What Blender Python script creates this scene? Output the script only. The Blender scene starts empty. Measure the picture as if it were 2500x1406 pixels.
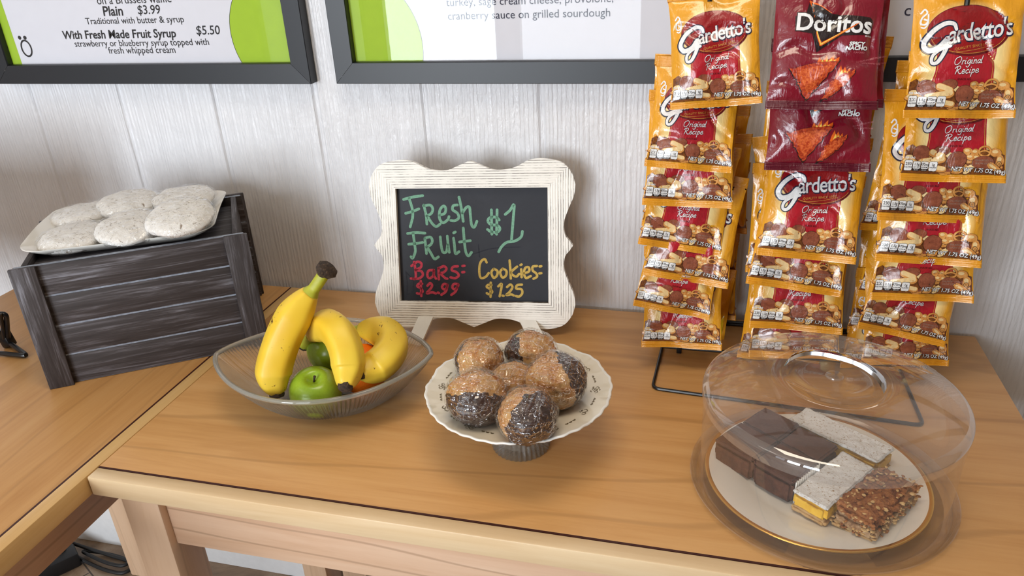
import bpy, bmesh, math, random
from math import sin, cos, pi, radians, sqrt, atan2
from mathutils import Vector, Matrix, noise, geometry

SC = bpy.context.scene
COL = SC.collection
T = 0.815                                   # table height above the floor

# ------------------------------------------------------------------ camera
F_PX, PITCH, YAW, ROLL = 1853.6653, 0.4451, 0.2711, -0.0519
CAM = Vector((0.2732, -1.2207, 0.6294 + T))
_f = Vector((-sin(YAW)*cos(PITCH), cos(YAW)*cos(PITCH), -sin(PITCH)))
_r = Vector((cos(YAW), sin(YAW), 0)); _u = _r.cross(_f)
R_AX = _r*cos(ROLL) + _u*sin(ROLL)
U_AX = -_r*sin(ROLL) + _u*cos(ROLL)
cam = bpy.data.cameras.new('camera')
cam.sensor_fit = 'HORIZONTAL'; cam.sensor_width = 36.0; cam.lens = F_PX/2500*36
cam.clip_start = 0.02; cam.clip_end = 60
cam_o = bpy.data.objects.new('camera', cam); COL.objects.link(cam_o)
M = Matrix(((R_AX.x, U_AX.x, -_f.x), (R_AX.y, U_AX.y, -_f.y), (R_AX.z, U_AX.z, -_f.z))).to_4x4()
M.translation = CAM
cam_o.matrix_world = M
SC.camera = cam_o

def at(px, py, axis, val):
    """the point where the line of sight through a photo pixel meets x/y/z = val (z above the table top)"""
    d = _f + R_AX*((px-1250)/F_PX) - U_AX*((py-703)/F_PX)
    v = val + T if axis == 2 else val
    t = (v - CAM[axis])/d[axis]
    return CAM + d*t

# ------------------------------------------------------------------ world, lights, exposure
w = bpy.data.worlds.new('world'); SC.world = w; w.use_nodes = True
w.node_tree.nodes['Background'].inputs[0].default_value = (0.80, 0.88, 1.0, 1)
w.node_tree.nodes['Background'].inputs[1].default_value = 0.6
SC.view_settings.view_transform = 'Standard'; SC.view_settings.look = 'None'
SC.view_settings.gamma = 1; SC.view_settings.use_curve_mapping = False
SC.view_settings.exposure = 0.0
SC.cycles.max_bounces = 12; SC.cycles.transparent_max_bounces = 32
SC.cycles.transmission_bounces = 10; SC.cycles.glossy_bounces = 6
SC.cycles.caustics_reflective = False; SC.cycles.caustics_refractive = False
SC.cycles.sample_clamp_indirect = 4.0

ROOM = dict(x0=-3.2, x1=2.4, y0=-3.6, z1=2.6)
def area(name, loc, sx, sy, power, color, aim):
    l = bpy.data.lights.new(name, 'AREA'); l.shape = 'RECTANGLE'; l.size = sx; l.size_y = sy
    l.energy = power; l.color = color
    o = bpy.data.objects.new(name, l); COL.objects.link(o); o.location = loc
    o.rotation_euler = Vector(aim).to_track_quat('-Z', 'Y').to_euler()
    return o
# daylight through the shop windows behind and to the left of the camera
WINS = [(-2.75, -1.95), (-1.85, -1.05), (-0.95, -0.15)]
WZ0, WZ1 = 0.35, 2.25
for i, ((a, b), p) in enumerate(zip(WINS, (6, 96, 40))):
    area('daylight', ((a+b)/2, ROOM['y0']-0.05, (WZ0+WZ1)/2), b-a, WZ1-WZ0, p, (0.86, 0.93, 1.0), (0, 1, 0))
# ceiling panels
area('ceiling_panel_light', (0.15, -0.75, 2.58), 0.9, 0.45, 11, (1.0, 0.86, 0.68), (0, 0, -1))
area('ceiling_panel_light', (-1.9, -2.0, 2.58), 0.9, 0.45, 4, (1.0, 0.90, 0.76), (0, 0, -1))

# ------------------------------------------------------------------ helpers
def lin(c):
    c = c/255.0
    return c/12.92 if c <= 0.04045 else ((c+0.055)/1.055)**2.4
def S(r, g, b): return (lin(r), lin(g), lin(b), 1.0)

class NT:
    """short hand for building a node material"""
    def __init__(s, name):
        s.m = bpy.data.materials.new(name); s.m.use_nodes = True
        s.t = s.m.node_tree; s.n = s.t.nodes; s.b = s.n['Principled BSDF']; s.out = s.n['Material Output']
    def new(s, kind, **kw):
        nd = s.n.new(kind)
        for k, v in kw.items(): setattr(nd, k, v)
        return nd
    def link(s, a, b): s.t.links.new(a, b)
    def coord(s, scale=(1, 1, 1), rot=(0, 0, 0), loc=(0, 0, 0)):
        c = s.new('ShaderNodeTexCoord'); mp = s.new('ShaderNodeMapping')
        mp.inputs['Scale'].default_value = scale; mp.inputs['Rotation'].default_value = rot; mp.inputs['Location'].default_value = loc
        s.link(c.outputs['Object'], mp.inputs['Vector']); return mp.outputs['Vector']
    def noise(s, vec, scale, detail=4, rough=0.55, dist=0.0):
        nd = s.new('ShaderNodeTexNoise'); nd.inputs['Scale'].default_value = scale
        nd.inputs['Detail'].default_value = detail; nd.inputs['Roughness'].default_value = rough; nd.inputs['Distortion'].default_value = dist
        s.link(vec, nd.inputs['Vector']); return nd.outputs['Fac']
    def ramp(s, fac, stops):
        r = s.new('ShaderNodeValToRGB'); e = r.color_ramp.elements
        while len(e) < len(stops): e.new(0.5)
        for el, (p, c) in zip(e, stops): el.position = p; el.color = c
        s.link(fac, r.inputs['Fac']); return r.outputs['Color']
    def mix(s, fac, a, b, mode='MIX'):
        nd = s.new('ShaderNodeMix', data_type='RGBA', blend_type=mode)
        for key, v in ((0, fac), (6, a), (7, b)):
            if isinstance(v, (int, float, tuple)): nd.inputs[key].default_value = v
            else: s.link(v, nd.inputs[key])
        return nd.outputs[2]
    def math(s, op, a, b=0.0, clamp=False):
        nd = s.new('ShaderNodeMath', operation=op, use_clamp=clamp)
        for i, v in enumerate((a, b)):
            if isinstance(v, (int, float)): nd.inputs[i].default_value = v
            else: s.link(v, nd.inputs[i])
        return nd.outputs[0]
    def bump(s, h, strength=0.3, dist=0.001, to=None):
        b = s.new('ShaderNodeBump'); b.inputs['Strength'].default_value = strength; b.inputs['Distance'].default_value = dist
        s.link(h, b.inputs['Height'])
        s.link(b.outputs['Normal'], (to or s.b).inputs['Normal']); return b.outputs['Normal']
    def set(s, **kw):
        names = dict(color='Base Color', rough='Roughness', metal='Metallic', spec='Specular IOR Level', coat='Coat Weight', coatr='Coat Roughness',
                     sss='Subsurface Weight', sssr='Subsurface Radius', ssss='Subsurface Scale', trans='Transmission Weight', ior='IOR', sheen='Sheen Weight')
        for k, v in kw.items():
            i = s.b.inputs[names[k]]
            if isinstance(v, (int, float, tuple)): i.default_value = v
            else: s.link(v, i)
        return s

def plain(name, col, rough=0.5, metal=0.0, spec=0.5, var=0.06, vscale=60, bump=0.0, bscale=300, coat=0.0):
    """a plain surface with a faint grain so that it is never a dead flat colour"""
    k = NT(name); v = k.coord()
    n = k.noise(v, vscale, 5)
    dark = tuple(c*(1-var*2) for c in col[:3]) + (1,); light = tuple(min(1, c*(1+var)) for c in col[:3]) + (1,)
    k.set(color=k.ramp(n, [(0.3, dark), (0.7, light)]), rough=rough, metal=metal, spec=spec, coat=coat)
    if bump: k.bump(k.noise(v, bscale, 4), bump, 0.001)
    return k.m

def clear(name, tint=(0.97, 0.97, 0.97, 1), base=0.05, edge=0.65, power=4.0, rough=0.03, wr=0.0, wscale=40, edge_col=(1, 1, 1, 1), haze=0.0, wd=0.004):
    """thin clear sheet: passes light straight, mirrors more at grazing angles; haze paints a pale veil on"""
    k = NT(name); k.n.remove(k.b)
    tr = k.new('ShaderNodeBsdfTransparent'); tr.inputs[0].default_value = tint
    gl = k.new('ShaderNodeBsdfGlossy'); gl.inputs['Roughness'].default_value = rough; gl.inputs['Color'].default_value = edge_col
    df = k.new('ShaderNodeBsdfDiffuse'); df.inputs[0].default_value = (0.9, 0.88, 0.86, 1); tl = k.new('ShaderNodeBsdfTranslucent'); tl.inputs[0].default_value = (0.9, 0.88, 0.86, 1)
    hz = k.new('ShaderNodeMixShader'); hz.inputs[0].default_value = 0.5; k.link(df.outputs[0], hz.inputs[1]); k.link(tl.outputs[0], hz.inputs[2])
    tz = k.new('ShaderNodeMixShader'); tz.inputs[0].default_value = haze; k.link(tr.outputs[0], tz.inputs[1]); k.link(hz.outputs[0], tz.inputs[2])
    lw = k.new('ShaderNodeLayerWeight'); lw.inputs['Blend'].default_value = 0.5
    if wr:
        def ridge(vec, sc_, dist):
            return k.math('POWER', k.math('SUBTRACT', 1.0, k.math('ABSOLUTE', k.math('SUBTRACT', k.math('MULTIPLY', k.noise(vec, sc_, 2, 0.5, dist), 2.0), 1.0)), True), 7.0)
        h = k.math('ADD', ridge(k.coord(scale=(0.22, 1, 1), rot=(0.3, 0.2, 0.5)), wscale*2.2, 0.3), ridge(k.coord(scale=(1, 0.25, 0.6), rot=(0.5, 0.9, 0.2)), wscale*1.7, 0.4))
        h = k.math('ADD', k.math('MULTIPLY', h, 0.30), k.noise(k.coord(), wscale*0.8, 1, 0.5, 0.5))
        b = k.new('ShaderNodeBump'); b.inputs['Strength'].default_value = wr; b.inputs['Distance'].default_value = wd
        k.link(h, b.inputs['Height']); k.link(b.outputs['Normal'], gl.inputs['Normal']); k.link(b.outputs['Normal'], lw.inputs['Normal'])
    f = k.math('ADD', k.math('MULTIPLY', k.math('POWER', lw.outputs['Facing'], power), edge), base, True)
    mx = k.new('ShaderNodeMixShader'); k.link(f, mx.inputs[0]); k.link(tz.outputs[0] if haze else tr.outputs[0], mx.inputs[1]); k.link(gl.outputs[0], mx.inputs[2])
    k.link(mx.outputs[0], k.out.inputs['Surface'])
    return k.m

def wood(name, c0, c1, c2, axis=0, rough=0.38, rings=0.35):
    """maple: long soft streaks along one axis with faint cathedral lines"""
    k = NT(name)
    sc = [9.0, 9.0, 9.0]; sc[axis] = 0.9
    v = k.coord(scale=tuple(sc))
    n1 = k.noise(v, 3.0, 6, 0.6, 0.6)
    sc2 = [60.0, 60.0, 60.0]; sc2[axis] = 2.2
    n2 = k.noise(k.coord(scale=tuple(sc2)), 3.0, 4, 0.6)
    base = k.ramp(k.math('ADD', k.math('MULTIPLY', n1, 0.75), k.math('MULTIPLY', n2, 0.25)), [(0.32, c1), (0.52, c0), (0.72, c2)])
    wv = k.new('ShaderNodeTexWave', wave_type='RINGS', rings_direction='SPHERICAL'); wv.inputs['Scale'].default_value = 1.6
    wv.inputs['Distortion'].default_value = 7.0; wv.inputs['Detail'].default_value = 2.0; wv.inputs['Detail Scale'].default_value = 0.7
    sc3 = [5.5, 5.5, 5.5]; sc3[axis] = 1.0
    k.link(k.coord(scale=tuple(sc3), loc=(0.7, 0.4, 0.2)), wv.inputs['Vector'])
    line = k.ramp(wv.outputs['Fac'], [(0.0, (1, 1, 1, 1)), (0.035, (0, 0, 0, 1))])
    dark = tuple(c*0.62 for c in c1[:3]) + (1,)
    col = k.mix(k.math('MULTIPLY', line, rings), base, dark)
    k.set(color=col, rough=rough, spec=0.45)
    k.bump(n2, 0.05, 0.001)
    return k.m

# ---- mesh building
class MB:
    def __init__(s): s.v = []; s.f = []; s.m = []
    def add(s, v, f, m=0, xf=None):
        o = len(s.v)
        s.v += [tuple(xf @ Vector(p)) if xf is not None else tuple(p) for p in v]
        for q in f: s.f.append(tuple(i+o for i in q)); s.m.append(m)
        return s
    def bm(s, b, m=0, xf=None, keep=False):
        b.verts.index_update()
        o = len(s.v)
        s.v += [tuple(xf @ p.co) if xf is not None else tuple(p.co) for p in b.verts]
        for q in b.faces: s.f.append(tuple(p.index+o for p in q.verts)); s.m.append(q.material_index if keep else m)
        b.free(); return s
    def box(s, x0, x1, y0, y1, z0, z1, bev=0.0, m=0, xf=None, seg=2):
        b = bmesh.new(); bmesh.ops.create_cube(b, size=1)
        for p in b.verts: p.co = ((x0+x1)/2 + p.co.x*(x1-x0), (y0+y1)/2 + p.co.y*(y1-y0), (z0+z1)/2 + p.co.z*(z1-z0))
        if bev: bmesh.ops.bevel(b, geom=b.edges[:], offset=bev, segments=seg, affect='EDGES', profile=0.5)
        return s.bm(b, m, xf)
    def grid(s, fn, nu, nv, wu=False, m=0, xf=None, flip=False):
        """fn(i/nu, j/nv) -> point; wu wraps u"""
        cu = nu if wu else nu+1
        v = [fn(i/nu, j/nv) for j in range(nv+1) for i in range(cu)]
        f = []
        for j in range(nv):
            for i in range(nu):
                a = j*cu+i; b = j*cu+(i+1) % cu
                q = (a, b, b+cu, a+cu)
                f.append(q[::-1] if flip else q)
        return s.add(v, f, m, xf)
    def lathe(s, prof, n=64, mod=None, m=0, xf=None):
        """prof: (radius, z) list; mod(theta, k) scales radius, dz(theta,k)"""
        v = []; f = []
        for k, (r, z) in enumerate(prof):
            for i in range(n):
                th = 2*pi*i/n
                rr, zz = (r, z) if mod is None else mod(th, k, r, z)
                v.append((rr*cos(th), rr*sin(th), zz))
        for k in range(len(prof)-1):
            for i in range(n):
                j = (i+1) % n
                f.append((k*n+i, k*n+j, (k+1)*n+j, (k+1)*n+i))
        return s.add(v, f, m, xf)
    def tube(s, pts, r, n=8, closed=False, m=0, xf=None, caps=True, sect=None):
        P = [Vector(p) for p in pts]; N = len(P); v = []; f = []
        rs = r if isinstance(r, (list, tuple)) else [r]*N
        up = None
        for i in range(N):
            a = P[i-1] if (i or closed) else P[i]; b = P[(i+1) % N] if (i < N-1 or closed) else P[i]
            t = (b-a).normalized()
            if up is None:
                up = Vector((0, 0, 1)) if abs(t.z) < 0.9 else Vector((0, 1, 0))
            up = (up - t*up.dot(t)).normalized(); sd = t.cross(up)
            for k in range(n):
                th = 2*pi*k/n; q = sect(th) if sect else 1.0
                v.append(P[i] + (sd*cos(th) + up*sin(th))*rs[i]*q)
        for i in range(N if closed else N-1):
            j = (i+1) % N
            for k in range(n):
                l = (k+1) % n
                f.append((i*n+k, i*n+l, j*n+l, j*n+k))
        if caps and not closed:
            f.append(tuple(range(n))[::-1]); f.append(tuple((N-1)*n+k for k in range(n)))
        return s.add(v, f, m, xf)
    def prism(s, outline, y0, y1, m=0, xf=None, holes=()):
        """2D outline (x,z) pushed along y"""
        loops = [[Vector((a, 0, b)) for a, b in outline]] + [[Vector((a, 0, b)) for a, b in h] for h in holes]
        tri = geometry.tessellate_polygon(loops)
        flat = [p for l in loops for p in l]; n = len(flat)
        v = [(p.x, y0, p.z) for p in flat] + [(p.x, y1, p.z) for p in flat]
        f = [t for t in tri] + [tuple(i+n for i in t[::-1]) for t in tri]
        o = 0
        for l in loops:
            k = len(l)
            for i in range(k):
                a, b = o+i, o+(i+1) % k
                f.append((a, b, b+n, a+n))
            o += k
        return s.add(v, f, m, xf)
    def build(s, name, mats, parent=None, smooth=True, angle=35, fix=True):
        me = bpy.data.meshes.new(name); me.from_pydata(s.v, [], s.f)
        mats = mats if isinstance(mats, (list, tuple)) else [mats]
        for m in mats: me.materials.append(m)
        if len(mats) > 1: me.polygons.foreach_set('material_index', s.m)
        if fix:
            b = bmesh.new(); b.from_mesh(me); bmesh.ops.recalc_face_normals(b, faces=b.faces[:]); b.to_mesh(me); b.free()
        if smooth:
            me.polygons.foreach_set('use_smooth', [True]*len(me.polygons))
            if angle: me.set_sharp_from_angle(angle=radians(angle))
        me.update()
        o = bpy.data.objects.new(name, me); COL.objects.link(o)
        if parent is not None: o.parent = parent
        return o

def thing(name, label, cat, loc=(0, 0, 0), rot=(0, 0, 0), group=None):
    o = bpy.data.objects.new(name, None); COL.objects.link(o); o.empty_display_size = 0.03
    o.location = loc; o.rotation_euler = rot; o['label'] = label; o['category'] = cat
    if group: o['group'] = group
    return o
def tag(o, label, cat, group=None):
    o['label'] = label; o['category'] = cat
    if group: o['group'] = group
    return o
def struct(o): o['kind'] = 'structure'; return o
def dup(root, loc, rot, label, group=None, scale=None):
    """a thing copied with its parts and sub-parts"""
    r = root.copy(); COL.objects.link(r); r.location = loc; r.rotation_euler = rot; r['label'] = label
    if scale: r.scale = scale
    if group: r['group'] = group
    for ch in list(root.children):
        c = ch.copy(); COL.objects.link(c); c.parent = r
        for g in ch.children:
            d = g.copy(); COL.objects.link(d); d.parent = c
    return r

def smooth_path(pts, n=6, closed=False):
    """Catmull-Rom through the points (2D or 3D)"""
    P = [Vector(p) for p in pts]; N = len(P); out = []
    if N < 3 and not closed:
        return [P[0].lerp(P[-1], i/n) for i in range(n+1)]
    for i in range(N if closed else N-1):
        p0 = P[(i-1) % N] if (closed or i > 0) else P[i]*2 - P[i+1]
        p1 = P[i]; p2 = P[(i+1) % N]; p3 = P[(i+2) % N] if (closed or i+2 < N) else p2*2 - p1
        for k in range(n):
            t = k/n
            out.append(0.5*((2*p1) + (p2-p0)*t + (2*p0-5*p1+4*p2-p3)*t*t + (3*p1-p0-3*p2+p3)*t*t*t))
    if not closed: out.append(P[-1].copy())
    return out

# ---- flat print: shapes in a plane (x, z), later laid on a surface
_TXT = {}
def text_mesh(body, size, offset=0.0, shear=0.0, space=1.0):
    key = (body, size, offset, shear, space)
    if key not in _TXT:
        cu = bpy.data.curves.new('text', 'FONT'); cu.body = body; cu.size = size; cu.offset = offset; cu.shear = shear
        cu.space_character = space; cu.resolution_u = 3; cu.align_x = 'CENTER'
        o = bpy.data.objects.new('text', cu); COL.objects.link(o)
        dg = bpy.context.evaluated_depsgraph_get(); e = o.evaluated_get(dg); me = e.to_mesh()
        _TXT[key] = ([(v.co.x, v.co.y) for v in me.vertices], [tuple(p.vertices) for p in me.polygons])
        e.to_mesh_clear(); bpy.data.objects.remove(o); bpy.data.curves.remove(cu)
    return _TXT[key]

class Flat:
    EPS = 0.00013; LIFT = 0.0
    def __init__(s): s.v = []; s.f = []; s.m = []
    def raw(s, pts, faces, m, layer):
        o = len(s.v); s.v += [(a, -(layer*s.EPS + s.LIFT), b) for a, b in pts]
        for q in faces: s.f.append(tuple(i+o for i in q)); s.m.append(m)
    def poly(s, pts, m, layer=1):
        tri = geometry.tessellate_polygon([[Vector((a, b, 0)) for a, b in pts]])
        s.raw(pts, tri, m, layer)
    def ellipse(s, x, z, rx, rz, m, layer=1, n=32, rot=0.0):
        c, d = cos(rot), sin(rot)
        s.poly([(x + rx*cos(t)*c - rz*sin(t)*d, z + rx*cos(t)*d + rz*sin(t)*c) for t in (2*pi*i/n for i in range(n))], m, layer)
    def ring(s, x, z, rx, rz, wd, m, layer=1, n=32, a0=0.0, a1=2*pi):
        P = []
        for i in range(n+1):
            t = a0+(a1-a0)*i/n
            P += [(x+rx*cos(t), z+rz*sin(t)), (x+(rx-wd)*cos(t), z+(rz-wd)*sin(t))]
        s.raw(P, [(2*i, 2*i+2, 2*i+3, 2*i+1) for i in range(n)], m, layer)
    def rect(s, x0, x1, z0, z1, m, layer=1): s.poly([(x0, z0), (x1, z0), (x1, z1), (x0, z1)], m, layer)
    def rrect(s, x0, x1, z0, z1, r, m, layer=1):
        P = []
        for cx, cz, a in ((x1-r, z1-r, 0), (x0+r, z1-r, 90), (x0+r, z0+r, 180), (x1-r, z0+r, 270)):
            P += [(cx+r*cos(radians(a+t)), cz+r*sin(radians(a+t))) for t in (0, 30, 60, 90)]
        s.poly(P, m, layer)
    def stroke(s, pts, wd, m, layer=1, n=6, smooth=True, taper=None):
        P = [Vector(p) for p in (smooth_path(pts, n) if smooth else pts)]
        N = len(P); L = []; q = []
        for i in range(N):
            t = (P[min(i+1, N-1)] - P[max(i-1, 0)])
            t = t.normalized() if t.length > 1e-9 else Vector((1, 0))
            h = wd*0.5*(taper(i/(N-1)) if taper else 1.0)
            q.append((P[i], Vector((-t.y, t.x)), t, h))
        pts2 = []; fc = []
        for p, nn, t, h in q: pts2 += [tuple(p+nn*h), tuple(p-nn*h)]
        fc = [(2*i, 2*i+1, 2*i+3, 2*i+2) for i in range(N-1)]
        s.raw(pts2, fc, m, layer)
        for (p, nn, t, h), sg in ((q[0], -1), (q[-1], 1)):
            arc = [tuple(p + nn*h*cos(a) + t*sg*h*sin(a)) for a in (pi*i/6 for i in range(7))]
            s.raw(arc, [tuple(range(7))], m, layer)
    def text(s, body, x, z, size, m, layer=1, offset=0.0, shear=0.0, rot=0.0, space=1.0, sx=1.0, warp=None, align='C'):
        v, f = text_mesh(body, size, offset, shear, space)
        if not v: return
        c, d = cos(rot), sin(rot)
        x0 = min(p[0] for p in v); x1 = max(p[0] for p in v)
        dx = 0.0 if align == 'C' else (-x0 if align == 'L' else -x1)
        o = []
        for a, b in v:
            a = (a+dx)*sx
            if warp: a, b = warp(a, b)
            o.append((x + a*c - b*d, z + a*d + b*c))
        s.raw(o, f, m, layer)
    def lay(s, surf, grid=0.0, ext=(-.07, .07, -.17, .01)):
        """cut along a grid so the print can bend, then push every point onto surf(x, z) -> (x, y, z)"""
        b = bmesh.new(); vs = [b.verts.new(p) for p in s.v]
        for q, m in zip(s.f, s.m):
            try: fc = b.faces.new([vs[i] for i in q]); fc.material_index = m
            except ValueError: pass
        if grid:
            for ax, lo, hi in ((0, ext[0], ext[1]), (2, ext[2], ext[3])):
                k = math.ceil(lo/grid)
                while k*grid < hi:
                    co = [0, 0, 0]; co[ax] = k*grid; no = [0, 0, 0]; no[ax] = 1
                    bmesh.ops.bisect_plane(b, geom=b.verts[:]+b.edges[:]+b.faces[:], plane_co=co, plane_no=no, dist=1e-6)
                    k += 1
        for p in b.verts:
            x, y, z = surf(p.co.x, p.co.z); p.co = (x, y + p.co.y, z)
        for fc in b.faces:
            fc.normal_update()
            if fc.normal.y > 0: fc.normal_flip()
        return b

# ------------------------------------------------------------------ materials of the room and tables
MAPLE = (S(204, 154, 96), S(190, 138, 80), S(212, 165, 108))
M_TOPX = wood('maple_top', *MAPLE, axis=0, rings=0.36)
M_TOPY = wood('maple_top_lengthwise', *MAPLE, axis=1, rings=0.25)
M_EDGEX = wood('maple_edge', S(222, 194, 154), S(210, 178, 134), S(230, 206, 168), axis=0, rings=0.0)
M_EDGEY = wood('maple_edge_lengthwise', S(218, 178, 118), S(204, 160, 98), S(226, 188, 132), axis=1, rings=0.0)
M_APRX = wood('maple_apron', S(218, 182, 152), S(206, 166, 134), S(224, 192, 164), axis=0, rings=0.6)
M_APRY = wood('maple_apron_lengthwise', S(212, 172, 140), S(198, 156, 124), S(220, 184, 154), axis=1, rings=0.5)
M_LEG = wood('maple_leg', S(222, 188, 156), S(208, 170, 136), S(228, 196, 166), axis=2, rings=0.25)
M_INLAY = plain('dark_red_inlay', S(62, 18, 10), 0.5)

def wall_mat():
    k = NT('painted_grain_panel')
    v = k.coord(scale=(1, 1, 0.11))
    fine = k.noise(v, 90, 5, 0.62, 0.9)
    broad = k.noise(k.coord(scale=(1, 1, 0.35)), 26, 4, 0.6, 1.2)
    lump = k.noise(k.coord(scale=(1, 1, 0.6)), 120, 3, 0.6)
    wv = k.new('ShaderNodeTexWave', wave_type='BANDS', bands_direction='X'); wv.inputs['Scale'].default_value = 42
    wv.inputs['Distortion'].default_value = 9.0; wv.inputs['Detail'].default_value = 3; wv.inputs['Detail Scale'].default_value = 0.8
    k.link(k.coord(scale=(1, 1, 0.07)), wv.inputs['Vector'])
    h = k.math('ADD', k.math('MULTIPLY', fine, 0.9), k.math('MULTIPLY', broad, 0.5))
    h = k.math('ADD', h, k.math('MULTIPLY', lump, 0.35))
    h = k.math('ADD', h, k.math('MULTIPLY', k.math('MULTIPLY', wv.outputs['Fac'], broad), 0.45))
    k.set(color=k.ramp(broad, [(0.3, S(214, 214, 217)), (0.7, S(222, 222, 225))]), rough=0.30, spec=0.5)
    k.bump(h, 0.85, 0.0030)
    return k.m
M_WALL = wall_mat()
M_PAINT = plain('white_paint', S(226, 226, 226), 0.6, var=0.02)
M_CEIL = plain('ceiling_white', S(206, 198, 186), 0.9, var=0.02)
M_DRYWALL = plain('warm_drywall', S(172, 156, 138), 0.8, var=0.03, vscale=4)
M_ALU = plain('window_aluminium', S(90, 90, 92), 0.45, metal=0.6)

def floor_mat():
    k = NT('slate_look_vinyl')
    v = k.coord()
    n = k.noise(v, 6, 8, 0.65, 0.8)
    base = k.ramp(n, [(0.3, S(96, 78, 62)), (0.48, S(140, 116, 92)), (0.6, S(160, 140, 118)), (0.75, S(112, 98, 84))])
    br = k.new('ShaderNodeTexBrick'); br.offset = 0.5; br.inputs['Scale'].default_value = 3.0
    br.inputs['Mortar Size'].default_value = 0.006; br.inputs['Brick Width'].default_value = 1.0; br.inputs['Row Height'].default_value = 1.0
    k.link(k.coord(rot=(0, 0, 0.5)), br.inputs['Vector'])
    k.set(color=k.mix(br.outputs['Fac'], base, S(70, 58, 48)), rough=0.42)
    k.bump(n, 0.15, 0.002)
    return k.m

# ------------------------------------------------------------------ the room
x0, x1, y0, z1 = ROOM['x0'], ROOM['x1'], ROOM['y0'], ROOM['z1']
G = 0.2032                                  # grooved panelling, one groove every eight inches
def groove_profile():
    P = [(x0, 0.0)]
    k = math.ceil((x0+0.02)/G)
    while k*G < x1-0.02:
        c = k*G
        P += [(c-0.0065, 0.0), (c-0.0030, 0.0034), (c+0.0030, 0.0034), (c+0.0065, 0.0)]
        k += 1
    P.append((x1, 0.0)); return P
gp = groove_profile()
mb = MB(); n = len(gp)
mb.add([(x, y, 0) for x, y in gp] + [(x, y, z1) for x, y in gp] , [(i, i+1, n+i+1, n+i) for i in range(n-1)])
mb.box(x0, x1, 0.006, 0.10, 0, z1)
struct(mb.build('wall_back', M_WALL, smooth=False, fix=False))
struct(MB().box(x0, x1, y0-0.3, 0.1, -0.06, 0).build('floor', floor_mat(), smooth=False))
struct(MB().box(x0, x1, y0-0.1, 0.1, z1, z1+0.06).build('ceiling', M_CEIL, smooth=False))
struct(MB().box(x0-0.1, x0, y0-0.1, 0.1, 0, z1).build('wall_left', M_DRYWALL, smooth=False))
struct(MB().box(x1, x1+0.1, y0-0.1, 0.1, 0, z1).build('wall_right', M_DRYWALL, smooth=False))
fw = MB(); xs = [x0] + [q for ab in WINS for q in ab] + [x1]
fw.box(x0, x1, y0-0.1, y0, 0, WZ0); fw.box(x0, x1, y0-0.1, y0, WZ1, z1)
for i in range(0, len(xs), 2): fw.box(xs[i], xs[i+1], y0-0.1, y0, WZ0, WZ1)
struct(fw.build('wall_front', M_DRYWALL, smooth=False))
for i, (a, b) in enumerate(WINS):
    f = MB(); t = 0.03
    f.box(a, a+t, y0-0.04, y0+0.01, WZ0, WZ1); f.box(b-t, b, y0-0.04, y0+0.01, WZ0, WZ1)
    f.box(a+t, b-t, y0-0.04, y0+0.01, WZ0, WZ0+t); f.box(a+t, b-t, y0-0.04, y0+0.01, WZ1-t, WZ1)
    f.box(a+t, b-t, y0-0.03, y0, 1.28, 1.31)
    struct(f.build('window_%d' % (i+1), M_ALU, smooth=False))
struct(MB().box(x0, x1, -0.010, 0.0, 0, 0.16, 0.002).build('baseboard_back', M_PAINT))

# ------------------------------------------------------------------ tables
def make_table(label, x, y, lx, ly, top, edge, band):
    """x, y: left rear corner of the top; lx, ly its size; legs square in section, set in from the edge"""
    t = thing('side_table', label, 'table', (x, y, 0))
    H = T; TH = 0.030; b = 0.021; g = 0.0028
    if band == 'front':
        MB().box(0, lx, -ly+b+g, 0, H-TH, H, 0.0008).build('tabletop', top, t)
        MB().box(0, lx, -ly, -ly+b, H-TH, H, 0.0022).build('edge_band', edge, t)
        MB().box(0.0005, lx-0.0005, -ly+b, -ly+b+g, H-TH, H-0.0003).build('inlay_line', M_INLAY, t)
    else:
        MB().box(0, lx-b-g, -ly, 0, H-TH, H, 0.0008).build('tabletop', top, t)
        MB().box(lx-b, lx, -ly, 0, H-TH, H, 0.0014).build('edge_band', edge, t)
        MB().box(lx-b-g, lx-b, -ly+0.0005, -0.0005, H-TH, H-0.0003).build('inlay_line', M_INLAY, t)
    L = 0.060; ins = 0.020
    for sx in (0, 1):
        for sy in (0, 1):
            ax = ins if sx == 0 else lx-ins-L; ay = -ins-L if sy == 0 else -ly+ins
            MB().box(ax, ax+L, ay, ay+L, 0.0, H-TH, 0.004).build('leg', M_LEG, t)
    A = 0.100; th = 0.02; r = ins+0.012; rr = 0.036 if band == 'right' else 0
    for nm, bx, mt in (('front', (ins+L, lx-ins-L, -ly+r, -ly+r+th), 0), ('rear', (ins+L, lx-ins-L, -r-th, -r), 0),
                       ('left', (r, r+th, -ly+ins+L, -ins-L), 1), ('right', (lx-r-th-rr, lx-r-rr, -ly+ins+L, -ins-L), 1)):
        MB().box(bx[0], bx[1], bx[2], bx[3], H-TH-A, H-TH, 0.0015).build('apron', M_APRX if mt == 0 else M_APRY, t)
    return t
XS, GAP, XR, DEP = -0.4956, -0.012, 0.7031, 0.5952
make_table('maple table under the cake stand and snack rack', XS, GAP, XR-XS, DEP+GAP, M_TOPX, M_EDGEX, 'front')
make_table('maple table at the left carrying the dark wooden crate', XS-0.0015-0.607, GAP, 0.607, 1.20, M_TOPY, M_EDGEY, 'right')

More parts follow.
